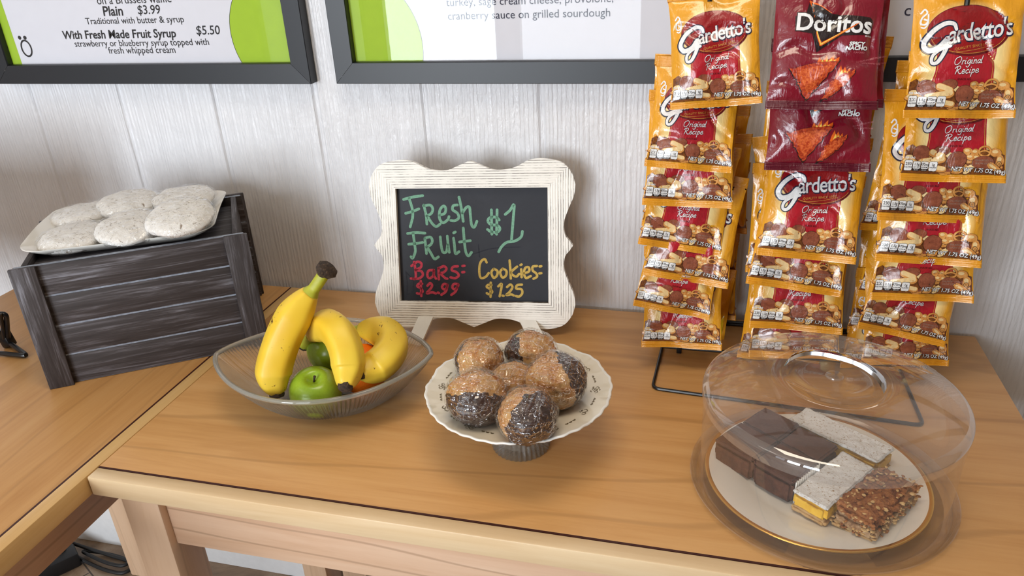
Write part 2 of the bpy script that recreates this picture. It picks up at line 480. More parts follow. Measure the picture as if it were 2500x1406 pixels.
# ------------------------------------------------------------------ framed menus on the wall
M_FRAME = plain('black_frame_lacquer', S(24, 27, 33), 0.42, var=0.03)
M_PAPER = plain('white_poster_paper', S(218, 216, 224), 0.7, var=0.008)
M_LIME = plain('lime_print', S(158, 190, 34), 0.7, var=0.02)
M_LIME2 = plain('pale_lime_print', S(188, 212, 92), 0.7, var=0.02)
M_INK = plain('dark_navy_ink', S(40, 40, 62), 0.7)
M_BLACKINK = plain('black_ink', S(22, 20, 26), 0.7)
M_PANE = clear('framing_glass', tint=(0.985, 0.99, 0.99, 1), base=0.014, edge=0.7, power=4.8, rough=0.012)
def menu(label, xa, xb, za, zb, art):
    """flat black moulding, poster and pane; xa..xb and za..zb are the outer sizes"""
    t = thing('framed_menu', label, 'framed poster', ((xa+xb)/2, 0, za+T))
    hw = (xb-xa)/2; hh = zb-za; m = 0.0345
    fr = MB()
    O = [(-hw, 0), (hw, 0), (hw, hh), (-hw, hh)]; I = [(-hw+m, m), (hw-m, m), (hw-m, hh-m), (-hw+m, hh-m)]
    prof = [(0.0, -0.001), (0.0, -0.0225), (0.03, -0.0235), (0.97, -0.0225), (1.0, -0.0200), (1.0, -0.006)]
    for k in range(4):
        l = (k+1) % 4
        g = 0.00035
        v = []
        for s_, y in prof:
            a = Vector(O[k]).lerp(Vector(I[k]), s_); c = Vector(O[l]).lerp(Vector(I[l]), s_)
            d = (c-a).normalized()*g; a += d; c -= d
            v += [(a.x, y, a.y), (c.x, y, c.y)]
        fr.add(v, [(2*i, 2*i+1, 2*i+3, 2*i+2) for i in range(len(prof)-1)])
    fr.build('frame', M_FRAME, t, smooth=False)
    MB().box(-hw+m-.003, hw-m+.003, -0.012, -0.0105, m-.003, hh-m+.003).build('glass_pane', M_PANE, t, smooth=False)
    MB().box(-hw+m-.003, hw-m+.003, -0.0085, -0.006, m-.003, hh-m+.003).build('poster', M_PAPER, t, smooth=False)
    fl = Flat(); art(fl, -(xa+xb)/2, -za)
    b = fl.lay(lambda x, z: (x, -0.00855, z))
    # keep the print inside the sheet
    for ax, lo, hi in ((0, -hw+m-.003, hw-m+.003), (2, m-.003, hh-m+.003)):
        for val, sg in ((lo, -1), (hi, 1)):
            co = [0, 0, 0]; co[ax] = val; no = [0, 0, 0]; no[ax] = sg
            bmesh.ops.bisect_plane(b, geom=b.verts[:]+b.edges[:]+b.faces[:], plane_co=co, plane_no=no, clear_outer=True)
    MB().bm(b, keep=True).build('print', [M_INK, M_LIME, M_BLACKINK, M_LIME2], t, smooth=False, fix=False)
    return t
WY = -0.0085
def wp(px, py):
    p = at(px, py, 1, WY); return p.x, p.z-T
def put(fl, dx, dz, body, pxl, pxr, py, m, shear=0.0, off=0.0, h=None):
    """a line of writing between two photo columns on the baseline py at mid width"""
    a = wp(pxl, py); c = wp(pxr, py)
    v, f = text_mesh(body, 0.02, off, shear, 1.0)
    w = max(q[0] for q in v)-min(q[0] for q in v)
    wid = c[0]-a[0]; sz = h if h else 0.02*wid/w
    v, f = text_mesh(body, sz, off, shear, 1.0); w = max(q[0] for q in v)-min(q[0] for q in v)
    mid = (a[0]+c[0])/2
    fl.text(body, mid+dx, (a[1]+c[1])/2+dz, sz, m, 3, off, shear, 0.0, 1.0, wid/w)
def art1(fl, dx, dz):
    c = wp(693, 82); fl.ellipse(c[0]+dx+.006, c[1]+dz, .108, .108, 1, 1, 64)
    fl.ring(c[0]+dx+.006, c[1]+dz, .1086, .1086, .0009, 2, 2, 64)
    fl.poly([(-1.04+dx, .40+dz), (-1.008+dx, .40+dz), (-1.012+dx, .56+dz), (-1.012+dx, 1.0+dz), (-1.04+dx, 1.0+dz)], 1, 1)
    put(fl, dx, dz, 'on a Brussels waffle', 238, 420, 8, 2)
    put(fl, dx, dz, 'Plain', 253, 302, 38, 2, .12, .0004)
    put(fl, dx, dz, '$3.99', 337, 393, 34, 2, .12, .0001)
    put(fl, dx, dz, 'Traditional with butter & syrup', 211, 451, 57, 2)
    put(fl, dx, dz, 'With Fresh Made Fruit Syrup', 155, 431, 93, 2, .12, .0004)
    put(fl, dx, dz, '$5.50', 480, 538, 84, 2, .12, .0001)
    put(fl, dx, dz, 'strawberry or blueberry syrup topped with', 184, 512, 112, 2)
    put(fl, dx, dz, 'fresh whipped cream', 267, 430, 130, 2)
    o = wp(65, 118); fl.ring(o[0]+dx, o[1]+dz, .0125, .0160, .0032, 2, 3)
    for q in ((48, 92), (61, 92)):
        d = wp(*q); fl.ellipse(d[0]+dx, d[1]+dz, .0036, .0036, 2, 3, 16)
def art2(fl, dx, dz):
    c = wp(880, 118); fl.ellipse(c[0]+dx-.012, c[1]+dz+.0, .123, .123, 1, 1, 64)
    fl.ring(c[0]+dx-.012, c[1]+dz, .1236, .1236, .0008, 2, 2, 64)
    put(fl, dx, dz, 'turkey, sage cream cheese, provolone,', 1090, 1498, 10, 0)
    put(fl, dx, dz, 'cranberry sauce on grilled sourdough', 1094, 1490, 44, 0)
def art3(fl, dx, dz):
    c = wp(2222, 38); fl.text('c', c[0]+dx-.008, c[1]+dz, .022, 0, 3, align='L')
menu('black framed waffle menu, leftmost on the wall', -1.064, -0.3975, 0.400, 1.30, art1)
menu('black framed sandwich menu above the chalkboard', -0.350, 0.312, 0.4005, 1.30, art2)
menu('black framed menu mostly hidden behind the snack bags', 0.359, 1.02, 0.4030, 1.30, art3)

# ------------------------------------------------------------------ wooden crate, turned upside down as a riser
def crate_mat(axis, seedloc):
    k = NT('grey_washed_dark_oak')
    sc = [110.0]*3; sc[axis] = 5.0
    v = k.coord(scale=tuple(sc), loc=seedloc)
    n = k.noise(v, 1.0, 6, 0.68, 1.3)
    sc2 = [22.0]*3; sc2[axis] = 2.0
    n2 = k.noise(k.coord(scale=tuple(sc2), loc=seedloc), 1.0, 5, 0.6, 2.2)
    f = k.math('ADD', k.math('MULTIPLY', n, 0.6), k.math('MULTIPLY', n2, 0.4))
    k.set(color=k.ramp(f, [(0.34, S(38, 32, 31)), (0.50, S(58, 52, 52)), (0.57, S(84, 80, 83)), (0.64, S(124, 124, 132)), (0.75, S(58, 50, 48))]), rough=0.62, spec=0.35)
    k.bump(n, 0.4, 0.001)
    return k.m
M_CRX, M_CRY, M_CRZ = crate_mat(0, (0, 0, 0)), crate_mat(1, (3, 1, 2)), crate_mat(2, (5, 2, 7))
M_SEAM = plain('pale_wash_in_the_joints', S(140, 148, 162), 0.6, var=0.2, vscale=120)
CW, CD, CH, CYAW = 0.3388, 0.2331, 0.2062, radians(33.476)
CRX, CRY = -0.7158, -0.4238
crate = thing('wooden_crate', 'dark grey washed wooden crate under the cookie plate', 'crate', (CRX, CRY, T), (0, 0, CYAW))
def crate_board(name, bx, mats, nplank, horiz=True):
    """a wall of planks with pale joints"""
    x0_, x1_, y0_, y1_, z0_, z1_ = bx
    mb = MB(); h = (z1_-z0_)/nplank
    for i in range(nplank):
        mb.box(x0_, x1_, y0_, y1_, z0_+i*h+0.0013, z0_+(i+1)*h-0.0013, 0.0012, 0)
    mb.box(x0_+.002, x1_-.002, y0_+0.0010, y1_-0.0010, z0_+.001, z1_-.001, 0, 1)
    return mb.build(name, mats, crate)
th = 0.009; bt = 0.007; bw = 0.036
zt = CH
crate_board('front_panel', (0.004, CW-0.004, bt, bt+th, 0, zt), [M_CRX, M_SEAM], 4)
crate_board('rear_panel', (0.004, CW-0.004, CD-bt-th, CD-bt, 0, zt), [M_CRX, M_SEAM], 4)
for xa in (0.0, CW-bw):
    MB().box(xa, xa+bw, 0, bt, 0, zt+0.0005, 0.0015).build('corner_batten', M_CRZ, crate)
    MB().box(xa, xa+bw, CD-bt, CD, 0, zt+0.0005, 0.0015).build('corner_batten', M_CRZ, crate)
for xa in (0.014, CW-0.014-th):
    MB().box(xa, xa+th, bt+th, CD-bt-th, 0.0, zt-0.001, 0.0015).build('side_panel', M_CRY, crate)
MB().box(0.014+th, CW-0.014-th, bt+th, CD-bt-th-0.016, zt-0.020, zt-0.012, 0.001).build('top_panel', M_CRX, crate)
CR = Matrix.Translation((CRX, CRY, T)) @ Matrix.Rotation(CYAW, 4, 'Z')

# ------------------------------------------------------------------ chalkboard sign
M_CREAM = None
def distressed(axis):
    k = NT('whitewashed_reeded_wood')
    sc = [330.0]*3; sc[axis] = 6.0
    wv = k.new('ShaderNodeTexWave', wave_type='BANDS', bands_direction='Z' if axis == 0 else 'X'); wv.inputs['Scale'].default_value = 76
    wv.inputs['Distortion'].default_value = 0.35; wv.inputs['Detail'].default_value = 2; wv.inputs['Detail Scale'].default_value = 3
    k.link(k.coord(), wv.inputs['Vector'])
    patch = k.noise(k.coord(scale=(1, 1, 1)), 26, 4, 0.7)
    run = k.noise(k.coord(scale=tuple(sc)), 0.35, 4, 0.7)
    gro = k.ramp(wv.outputs['Fac'], [(0.0, (1, 1, 1, 1)), (0.20, (0, 0, 0, 1))])
    f = k.math('MULTIPLY', gro, k.ramp(k.math('ADD', k.math('MULTIPLY', patch, 0.55), k.math('MULTIPLY', run, 0.45)), [(0.44, (0, 0, 0, 1)), (0.54, (1, 1, 1, 1))]))
    k.set(color=k.mix(f, S(240, 237, 230), S(82, 72, 62)), rough=0.5)
    k.bump(wv.outputs['Fac'], 0.5, 0.0008)
    return k.m
M_RX, M_RZ = distressed(0), distressed(2)
M_SLATE = None
k = NT('chalkboard'); v = k.coord()
k.set(color=k.ramp(k.noise(v, 9, 6, 0.7, 1.0), [(0.35, S(30, 31, 38)), (0.75, S(40, 42, 50))]), rough=0.55, spec=0.35); M_SLATE = k.m
def chalk(name, c):
    k = NT(name); n = k.noise(k.coord(), 420, 4, 0.7)
    k.set(color=k.ramp(n, [(0.25, tuple(a*0.62 for a in c[:3])+(1,)), (0.62, c)]), rough=0.9, spec=0.1); return k.m
CHK = [chalk('mint_chalk', S(128, 176, 152)), chalk('rose_chalk', S(200, 74, 92)), chalk('yellow_chalk', S(208, 178, 98)), chalk('smeared_chalk', S(58, 60, 68))]
sign = thing('chalkboard_sign', 'chalkboard price sign in a scalloped whitewashed frame', 'sign', (-0.1006, -0.1181, 0.0546+T), (0, 0, 0))
sign.rotation_euler = (Matrix.Rotation(0.1301, 3, 'Z') @ Matrix.Rotation(-0.251, 3, 'X')).to_euler()
IW, IH = 0.127, 0.1919                       # half width and height of the slate
top = [(-0.172, .196), (-0.166, .215), (-0.150, .232), (-0.121, .2385), (-0.098, .2365), (-0.075, .2255), (-0.058, .2215), (-0.038, .2215), (-0.018, .2290), (0, .2365)]
side = [(-0.172, .196), (-0.1695, .178), (-0.160, .155), (-0.1535, .135), (-0.155, .115), (-0.163, .104), (-0.168, .0965)]
def mirror_outline():
    up = [Vector(p) for p in top]
    def seg(P, n=8): return smooth_path(P, n)
    q = seg([Vector((a, b)) for a, b in top[:9]] + [Vector(top[9])])
    sd = seg([Vector(p) for p in side])
    ul = sd[::-1] + q[1:]                     # from left mid up to top mid
    quad = [(p.x, p.y) for p in ul]
    ur = [(-x, z) for x, z in quad[::-1]][1:]
    upper = quad + ur
    lower = [(x, 0.193-z) for x, z in upper[::-1]][1:-1]
    return upper + lower
out = mirror_outline()
inner = [(-IW, 0), (IW, 0), (IW, IH), (-IW, IH)]
# four mitred members so the reeding turns at the corners
def clip_member(which):
    mb = MB(); mb.prism(out, -0.012, 0.004, holes=[inner[::-1]])
    b = bmesh.new(); vs = [b.verts.new(p) for p in mb.v]
    for q in mb.f:
        try: b.faces.new([vs[i] for i in q])
        except ValueError: pass
    cx = {'top': [((-IW, 0, IH), (-1, 0, -1)), ((IW, 0, IH), (1, 0, -1))], 'bottom': [((-IW, 0, 0), (-1, 0, 1)), ((IW, 0, 0), (1, 0, 1))],
          'left': [((-IW, 0, IH), (1, 0, 1)), ((-IW, 0, 0), (1, 0, -1))], 'right': [((IW, 0, IH), (-1, 0, 1)), ((IW, 0, 0), (-1, 0, -1))]}[which]
    if which in ('top', 'bottom'): extra = ((0, 0, IH/2), (0, 0, -1 if which == 'top' else 1))
    else: extra = ((0, 0, 0), (1 if which == 'left' else -1, 0, 0))
    for co, no in cx + [extra]:
        r = bmesh.ops.bisect_plane(b, geom=b.verts[:]+b.edges[:]+b.faces[:], plane_co=co, plane_no=no, clear_outer=True)
        bmesh.ops.holes_fill(b, edges=[e for e in b.edges if e.is_boundary])
    return b
for wh in ('top', 'bottom', 'left', 'right'):
    MB().bm(clip_member(wh)).build('frame_member', M_RX if wh in ('top', 'bottom') else M_RZ, sign, angle=30)
MB().box(-IW-.004, IW+.004, -0.003, 0.003, -.004, IH+.004).build('slate', M_SLATE, sign, smooth=False)
def cb(p):                                   # zoomed photo coordinates of the slate -> slate plane
    x, y = p
    v_ = (y-270)/(1114-270); xl = 278+30*v_; xr = 1402+3*v_
    return (-IW + (x-xl)/(xr-xl)*2*IW, IH*(1-v_))
LET = {0: [(330,352),(400,335),(475,325)], }
G_ = [[(330,352),(400,335),(475,325)], [(372,345),(395,420),(398,480),(378,555)], [(345,455),(400,440),(445,422)],
 [(483,395),(500,470),(505,535)], [(480,400),(530,395),(550,420),(540,455),(505,475)], [(510,478),(545,530),(575,553),(605,535)],
 [(600,470),(640,455),(648,420),(632,402),(605,430),(600,490),(625,525),(660,505),(672,480)],
 [(735,395),(705,400),(700,430),(735,455),(745,490),(715,510),(685,508)],
 [(748,338),(765,420),(778,515)], [(772,455),(800,415),(825,412),(832,470),(840,540),(860,558),(880,515)],
 [(358,605),(420,598),(490,602)], [(400,605),(410,680),(415,740),(395,790),(382,780)], [(365,685),(420,680),(472,672)],
 [(488,640),(495,700),(500,755)], [(488,640),(530,632),(545,660),(530,690),(500,705)], [(505,705),(535,755),(560,795),(590,780)],
 [(605,630),(612,700),(625,745),(650,740),(660,690)], [(658,625),(665,700),(672,745)],
 [(705,640),(712,700),(718,755),(745,740)], [(706,600),(718,594)],
 [(778,565),(785,660),(795,740),(815,772),(838,745)], [(750,668),(795,662),(830,658)],
 [(1045,505),(1020,485),(975,490),(962,515),(985,540),(1030,545),(1050,570),(1030,595),(985,592),(958,575)], [(988,432),(990,610)], [(1030,432),(1025,610)],
 [(1090,465),(1125,435),(1155,395),(1148,500),(1135,650)], [(1040,740),(1060,705),(1100,670),(1160,660),(1205,630),(1215,590)]]
R_ = [[(405,820),(415,880),(415,945),(380,945)], [(385,850),(430,818),(460,830),(455,860),(415,880)], [(415,880),(460,890),(470,920),(440,945),(395,948)],
 [(550,880),(515,885),(505,920),(520,942),(548,925),(555,885)], [(555,880),(555,920),(570,945)],
 [(590,865),(592,950)], [(590,868),(630,850),(650,870),(630,895),(598,903)], [(600,903),(640,940),(655,945)],
 [(735,850),(700,855),(690,880),(725,895),(742,920),(715,940),(680,935)], [(770,848),(785,846)], [(768,895),(783,893)],
 [(465,985),(440,985),(428,1005),(455,1020),(468,1045),(445,1062),(425,1058)], [(455,965),(458,1080)],
 [(505,1000),(525,980),(540,995),(530,1020),(500,1058),(540,1050),(568,1058)], [(584,1052),(592,1055)],
 [(655,990),(630,985),(615,1010),(635,1028),(655,1005),(655,990),(645,1040),(610,1068)],
 [(735,985),(705,985),(692,1010),(712,1025),(735,1000),(735,988),(718,1040),(685,1068)]]
Y_ = [[(950,820),(935,795),(905,820),(895,880),(905,935),(940,930),(965,900)],
 [(1000,870),(985,895),(1000,935),(1025,920),(1030,885),(1005,868)], [(1066,868),(1050,893),(1066,933),(1092,918),(1096,883),(1070,866)],
 [(1120,805),(1125,870),(1128,940)], [(1175,850),(1130,895),(1165,925),(1190,905)], [(1205,870),(1208,930)], [(1200,838),(1208,834)],
 [(1225,900),(1262,885),(1260,855),(1235,860),(1225,900),(1240,935),(1275,920)], [(1320,845),(1290,850),(1290,880),(1315,900),(1320,925),(1295,940)],
 [(1340,848),(1352,846)], [(1338,900),(1352,898)],
 [(985,990),(960,990),(950,1005),(980,1025),(990,1045),(965,1060),(950,1052)], [(980,972),(978,1080)],
 [(1035,1000),(1060,980),(1055,1030),(1045,1075)], [(1066,1070),(1075,1072)],
 [(1100,1005),(1125,985),(1140,1005),(1120,1040),(1095,1065),(1130,1060),(1150,1068)],
 [(1210,985),(1175,990),(1168,1015),(1205,1020),(1212,1050),(1190,1075),(1165,1072)]]
SM_ = [[(340,890),(350,980),(345,1075)], [(345,900),(395,960),(390,1040),(350,1070)], [(745,860),(765,850),(745,945),(770,942)], [(840,760),(1000,715),(1200,705)],
       [(560,960),(560,1030)], [(560,965),(600,980),(565,1005),(605,1035)], [(890,690),(898,780)]]
chalk_w = {0: 0.0046, 1: 0.0043, 2: 0.0041}
def clusters(strokes, m, wd, lay_=2):
    fl = Flat(); fl.EPS = 0.00012
    for s_ in strokes: fl.stroke([cb(p) for p in s_], wd, 0, lay_, 6)
    b = fl.lay(lambda x, z: (x, -0.0031, z))
    return MB().bm(b, keep=True)
for nm, st, ci in (('chalk_lettering', G_, 0), ('chalk_lettering', R_, 1), ('chalk_lettering', Y_, 2)):
    o = clusters(st, ci, chalk_w[ci]).build(nm, CHK[ci], sign, smooth=False, fix=False)
    o['label'] = ('mint green chalk lettering', 'rose red chalk lettering', 'yellow chalk lettering')[ci]
for s_ in SM_: clusters([s_], 3, 0.0016, 1).build('chalk_smear', CHK[3], sign, smooth=False, fix=False)
M_WHITEWOOD = plain('white_painted_wood', S(222, 219, 212), 0.5, var=0.03)
SGI = (Matrix.Translation(sign.location) @ sign.rotation_euler.to_matrix().to_4x4()).inverted()
for pxb, tx in (((1316, 838), 0.078), ((1010, 842), -0.078)):
    B = SGI @ at(pxb[0], pxb[1], 2, 0.0036); A = Vector((tx, 0.0070, -0.012))
    d = (B-A).normalized(); sd = Vector((1, 0, 0)); sd = (sd - d*sd.dot(d)).normalized(); nn = d.cross(sd)
    v = [c + sd*p + nn*q for c in (A, B) for p, q in ((-.0125, -.0025), (.0125, -.0025), (.0125, .0025), (-.0125, .0025))]
    MB().add(v, [(0, 1, 2, 3), (7, 6, 5, 4), (0, 4, 5, 1), (1, 5, 6, 2), (2, 6, 7, 3), (3, 7, 4, 0)]).build('foot_strip', M_WHITEWOOD, sign, smooth=False)
MB().box(-0.02, 0.02, 0.0, 0.006, -0.120, 0.0, 0.001, 0, Matrix.Translation((0, 0.006, 0.095)) @ Matrix.Rotation(0.52, 4, 'X')).build('rear_strut', M_WHITEWOOD, sign)

# ------------------------------------------------------------------ snack bags
def foil(name, col, halo=None, rough=0.26):
    """printed metallised film; halo = (colour, half width, z centre, half height) is a printed glow behind the logo"""
    k = NT(name); v = k.coord()
    n = k.noise(v, 55, 4)
    c = k.ramp(n, [(0.3, tuple(a*0.93 for a in col[:3])+(1,)), (0.7, tuple(min(1, a*1.05) for a in col[:3])+(1,))])
    if halo:
        hc, hx, zc, hz = halo
        sp = k.new('ShaderNodeSeparateXYZ'); tc = k.new('ShaderNodeTexCoord'); k.link(tc.outputs['Object'], sp.inputs[0])
        ax = k.math('POWER', k.math('ABSOLUTE', k.math('DIVIDE', sp.outputs['X'], hx)), 3.0)
        az = k.math('POWER', k.math('ABSOLUTE', k.math('DIVIDE', k.math('SUBTRACT', sp.outputs['Z'], zc), hz)), 3.0)
        r = k.math('ADD', ax, az)
        f = k.ramp(r, [(0.25, (1, 1, 1, 1)), (0.95, (0, 0, 0, 1))])
        fr = k.math('LESS_THAN', sp.outputs['Y'], 0.001)
        c = k.mix(k.math('MULTIPLY', f, fr), c, hc)
    k.set(color=c, rough=rough, spec=0.6, coat=0.7, coatr=0.07)
    k.bump(k.math('ADD', k.noise(k.coord(scale=(1, 1, 1)), 38, 3, 0.5, 1.8), k.math('MULTIPLY', k.noise(k.coord(scale=(3, 1, 1), rot=(0, .5, 0)), 60, 2, 0.5, 1.0), 0.5)), 0.30, 0.005)
    return k.m
def ink(name, col, rough=0.3, speck=None, scale=250):
    k = NT(name); v = k.coord(); n = k.noise(v, scale, 4, 0.65)
    c2 = speck if speck else tuple(a*0.88 for a in col[:3])+(1,)
    k.set(color=k.ramp(n, [(0.36, c2), (0.62, col)]), rough=rough, spec=0.6, coat=0.7, coatr=0.08)
    k.bump(k.math('ADD', k.noise(k.coord(), 38, 3, 0.5, 1.8), k.math('MULTIPLY', k.noise(k.coord(scale=(3, 1, 1), rot=(0, .5, 0)), 60, 2, 0.5, 1.0), 0.5)), 0.30, 0.005)
    return k.m
M_YEL = foil('amber_bag_film', S(226, 158, 34), (S(252, 232, 166), 0.049, -0.088, 0.062))
M_RED = foil('crimson_bag_film', S(124, 12, 36))
M_SEALY = foil('amber_seal_film', S(222, 154, 38))
M_SEALR = foil('crimson_seal_film', S(92, 12, 34))
Y_MATS = [M_YEL, ink('print_white', S(238, 238, 238)), ink('print_navy', S(24, 30, 58)), ink('print_oval_red', S(150, 16, 24)), ink('print_banner_red', S(178, 24, 42)),
          ink('print_gold', S(214, 160, 70)), ink('print_rye_brown', S(148, 82, 58), speck=S(124, 64, 46)), ink('print_cream', S(240, 208, 150)), ink('print_tan', S(222, 160, 88), speck=S(198, 130, 60)),
          ink('print_toast_brown', S(136, 78, 30), speck=S(84, 40, 18)), ink('print_black', S(30, 22, 22)), ink('print_dark_red', S(104, 10, 22)), ink('print_dark_brown', S(70, 32, 20)), ink('print_grey', S(150, 130, 118)),
          ink('print_lemon', S(236, 196, 30))]
WHT, NAV, OVL, BAN, GLD, RYE, CRM, TAN, TST, BLK, DRD, DBR, GRY, LEM = range(1, 15)
R_MATS = [M_RED, Y_MATS[1], ink('print_soft_black', S(30, 14, 18)), ink('print_flame_orange', S(236, 104, 30)), ink('print_flame_yellow', S(250, 206, 90)), ink('print_chip_orange', S(226, 112, 56), speck=S(176, 52, 22), scale=380),
          ink('print_chip_red', S(204, 78, 34), speck=S(140, 30, 20), scale=380), ink('print_pink', S(200, 110, 120)), ink('print_glow_red', S(160, 16, 44))]
BW_, BH_ = 0.122, 0.158
ST, SB = 0.014, 0.010                        # top and bottom seal heights

class Bag:
    def __init__(s, seed, fat=0.018, curl=0.004, dent=0.8):
        s.r = random.Random(seed); s.o = Vector((seed*3.1, seed*1.7, seed*0.9)); s.fat = fat; s.curl = curl; s.dent = dent
        s.ph = [s.r.uniform(0, 6.28) for _ in range(6)]
        s.tilt = s.r.uniform(-0.0025, 0.0025); s.bx = s.r.uniform(-.3, .3)
    def seal(s, x, top):
        k = 0 if top else 3
        return s.curl*(sin(x*38+s.ph[k]) + 0.5*sin(x*81+s.ph[k+1])) * (0.6 if top else 1.2)
    def t(s, z): return min(1, max(0, (z + BH_ - SB)/(BH_-ST-SB)))
    def depth(s, x, z, back=False):
        u = min(1, abs(x)/(BW_/2)); t = s.t(z)
        cx = max(0, 1-u**2.4)**0.62; cz = max(0, 1-abs(2*t-1)**2.6)**0.62
        d = s.fat*cx*cz*(0.92 + 0.26*(0.5-t) + 0.10*sin(x*40*s.bx+s.ph[2]))
        if back: d *= 0.55
        # pulled creases running out of the two seals
        for q, p in ((t, 0), (1-t, 3)):
            fall = math.exp(-q*BH_/0.020)*min(1, q*12)
            d -= 0.0030*fall*cx**0.5*abs(sin(x*62+s.ph[p]+1.2*sin(x*37+s.ph[p+1])))
        v = Vector((x*24, 0 if not back else 5, z*24)) + s.o
        a = noise.noise(v); c = noise.noise(v*2.3+Vector((9, 2, 4)))
        edge = 1-cx*0.6
        d += (0.0028*a + 0.0026*c*edge)*cz*min(1, (1-u)*8)
        d -= s.dent*0.0055*max(0, 0.22-abs(noise.noise(v*0.9+Vector((3, 7, 1)))))/0.22*cz*min(1, (1-u)*6)
        m = s.seal(x, False)*(1-t)**1.5 + s.seal(x, True)*t**1.5
        return d, m
    def surf(s, x, z, back=False):
        d, m = s.depth(x, z, back); t = s.t(z)
        cz = max(0, 1-abs(2*t-1)**2.6)**0.5
        k = 1-0.055*cz + 0.012*noise.noise(Vector((2 if x > 0 else -2, 0, z*40))+s.o)*cz
        return (x*k, m + (d if back else -d), z + s.tilt*x/0.06*0)
    def sealsurf(s, x, z, top):
        return (x, s.seal(x, top)*(1 + (0.0 if top else 0.25*((-BH_+SB)-z)/SB)), z)

def lump(fl, x, z, rx, rz, m, hi=None, n=18, seed=0, layer=3, rot=0.0, line=DBR):
    r = random.Random(seed); P = []; Q = []
    for i in range(n):
        t = 2*pi*i/n; k = 1+0.08*sin(3*t+seed)+0.05*sin(5*t+seed*2)
        a, b = rx*cos(t)*k, rz*sin(t)*k
        P.append((x+(a*cos(rot)-b*sin(rot)), z+a*sin(rot)+b*cos(rot)))
        a *= 1.10; b *= 1.10
        Q.append((x+(a*cos(rot)-b*sin(rot)), z+a*sin(rot)+b*cos(rot)-0.0004))
    fl.poly(Q, line, layer-0.5); fl.poly(P, m, layer)
    if hi is not None: fl.ellipse(x-rx*0.15, z+rz*0.22, rx*0.55, rz*0.4, hi, layer+0.4, 14, rot)
def tubebit(fl, xa, za, xb, zb, r, layer=3):
    fl.stroke([(xa, za-.0004), (xb, zb-.0004)], r*2.25, TST, layer-0.5, 4); fl.stroke([(xa, za), (xb, zb)], r*2, TAN, layer, 4)
    fl.stroke([(xa, za+r*.22), (xb, zb+r*.22)], r*1.35, CRM, layer+0.3, 4)
SCRIPT = {'O': (2.2, [[(1.0, 2.0), (.35, 1.75), (.0, 1.0), (.3, .1), (1.0, 0), (1.65, .7), (1.7, 1.6), (1.15, 2.05), (.55, 1.85)]]),
 'R': (2.1, [[(.55, 2.0), (.5, 1.0), (.35, 0)], [(-.1, 1.5), (.3, 1.95), (1.1, 2.05), (1.45, 1.6), (1.0, 1.1), (.5, 1.0)], [(.7, 1.05), (1.15, .4), (1.6, 0), (2.0, .1)]]),
 'r': (.75, [[(.1, 1), (.1, 0)], [(.1, .6), (.35, .95), (.6, .95)]]), 'i': (.72, [[(.2, 1), (.18, .15), (.5, .05)], [(.28, 1.5), (.32, 1.56)]]),
 'g': (1.15, [[(.9, .95), (.45, 1.0), (.1, .5), (.4, .02), (.85, .5), (.95, 1.0), (.9, -.3), (.5, -.9), (.0, -.6)]]),
 'n': (1.05, [[(.1, 1), (.1, 0)], [(.1, .55), (.45, 1.0), (.7, .8), (.7, .1), (.95, .05)]]), 'a': (1.1, [[(.8, .9), (.4, 1.0), (.1, .5), (.35, .02), (.75, .4), (.85, .95)], [(.82, .9), (.8, .15), (1.05, .1)]]),
 'l': (.5, [[(.15, 1.9), (.1, .2), (.4, .05)]]), 'e': (1.1, [[(.1, .45), (.8, .62), (.6, 1.05), (.2, .85), (.12, .25), (.5, 0), (1.0, .25)]]),
 'c': (1.05, [[(.8, .85), (.5, 1.02), (.08, .55), (.35, .0), (.9, .15)]]), 'p': (1.1, [[(.15, 1.0), (.1, -.95)], [(.12, .6), (.5, 1.0), (.85, .6), (.5, .02), (.12, .25)]])}
def script(fl, body, x, z, xh, wd, m, layer, rot=0.0, shear=0.28):
    tot = sum(SCRIPT[c][0] for c in body); pen = -tot/2
    for c in body:
        adv, st = SCRIPT[c]
        for q in st:
            P = []
            for a, b in q:
                X = (a+pen+b*shear)*xh; Z = b*xh
                P.append((x+X*cos(rot)-Z*sin(rot), z+X*sin(rot)+Z*cos(rot)))
            fl.stroke(P, wd, m, layer, 5)
        pen += adv
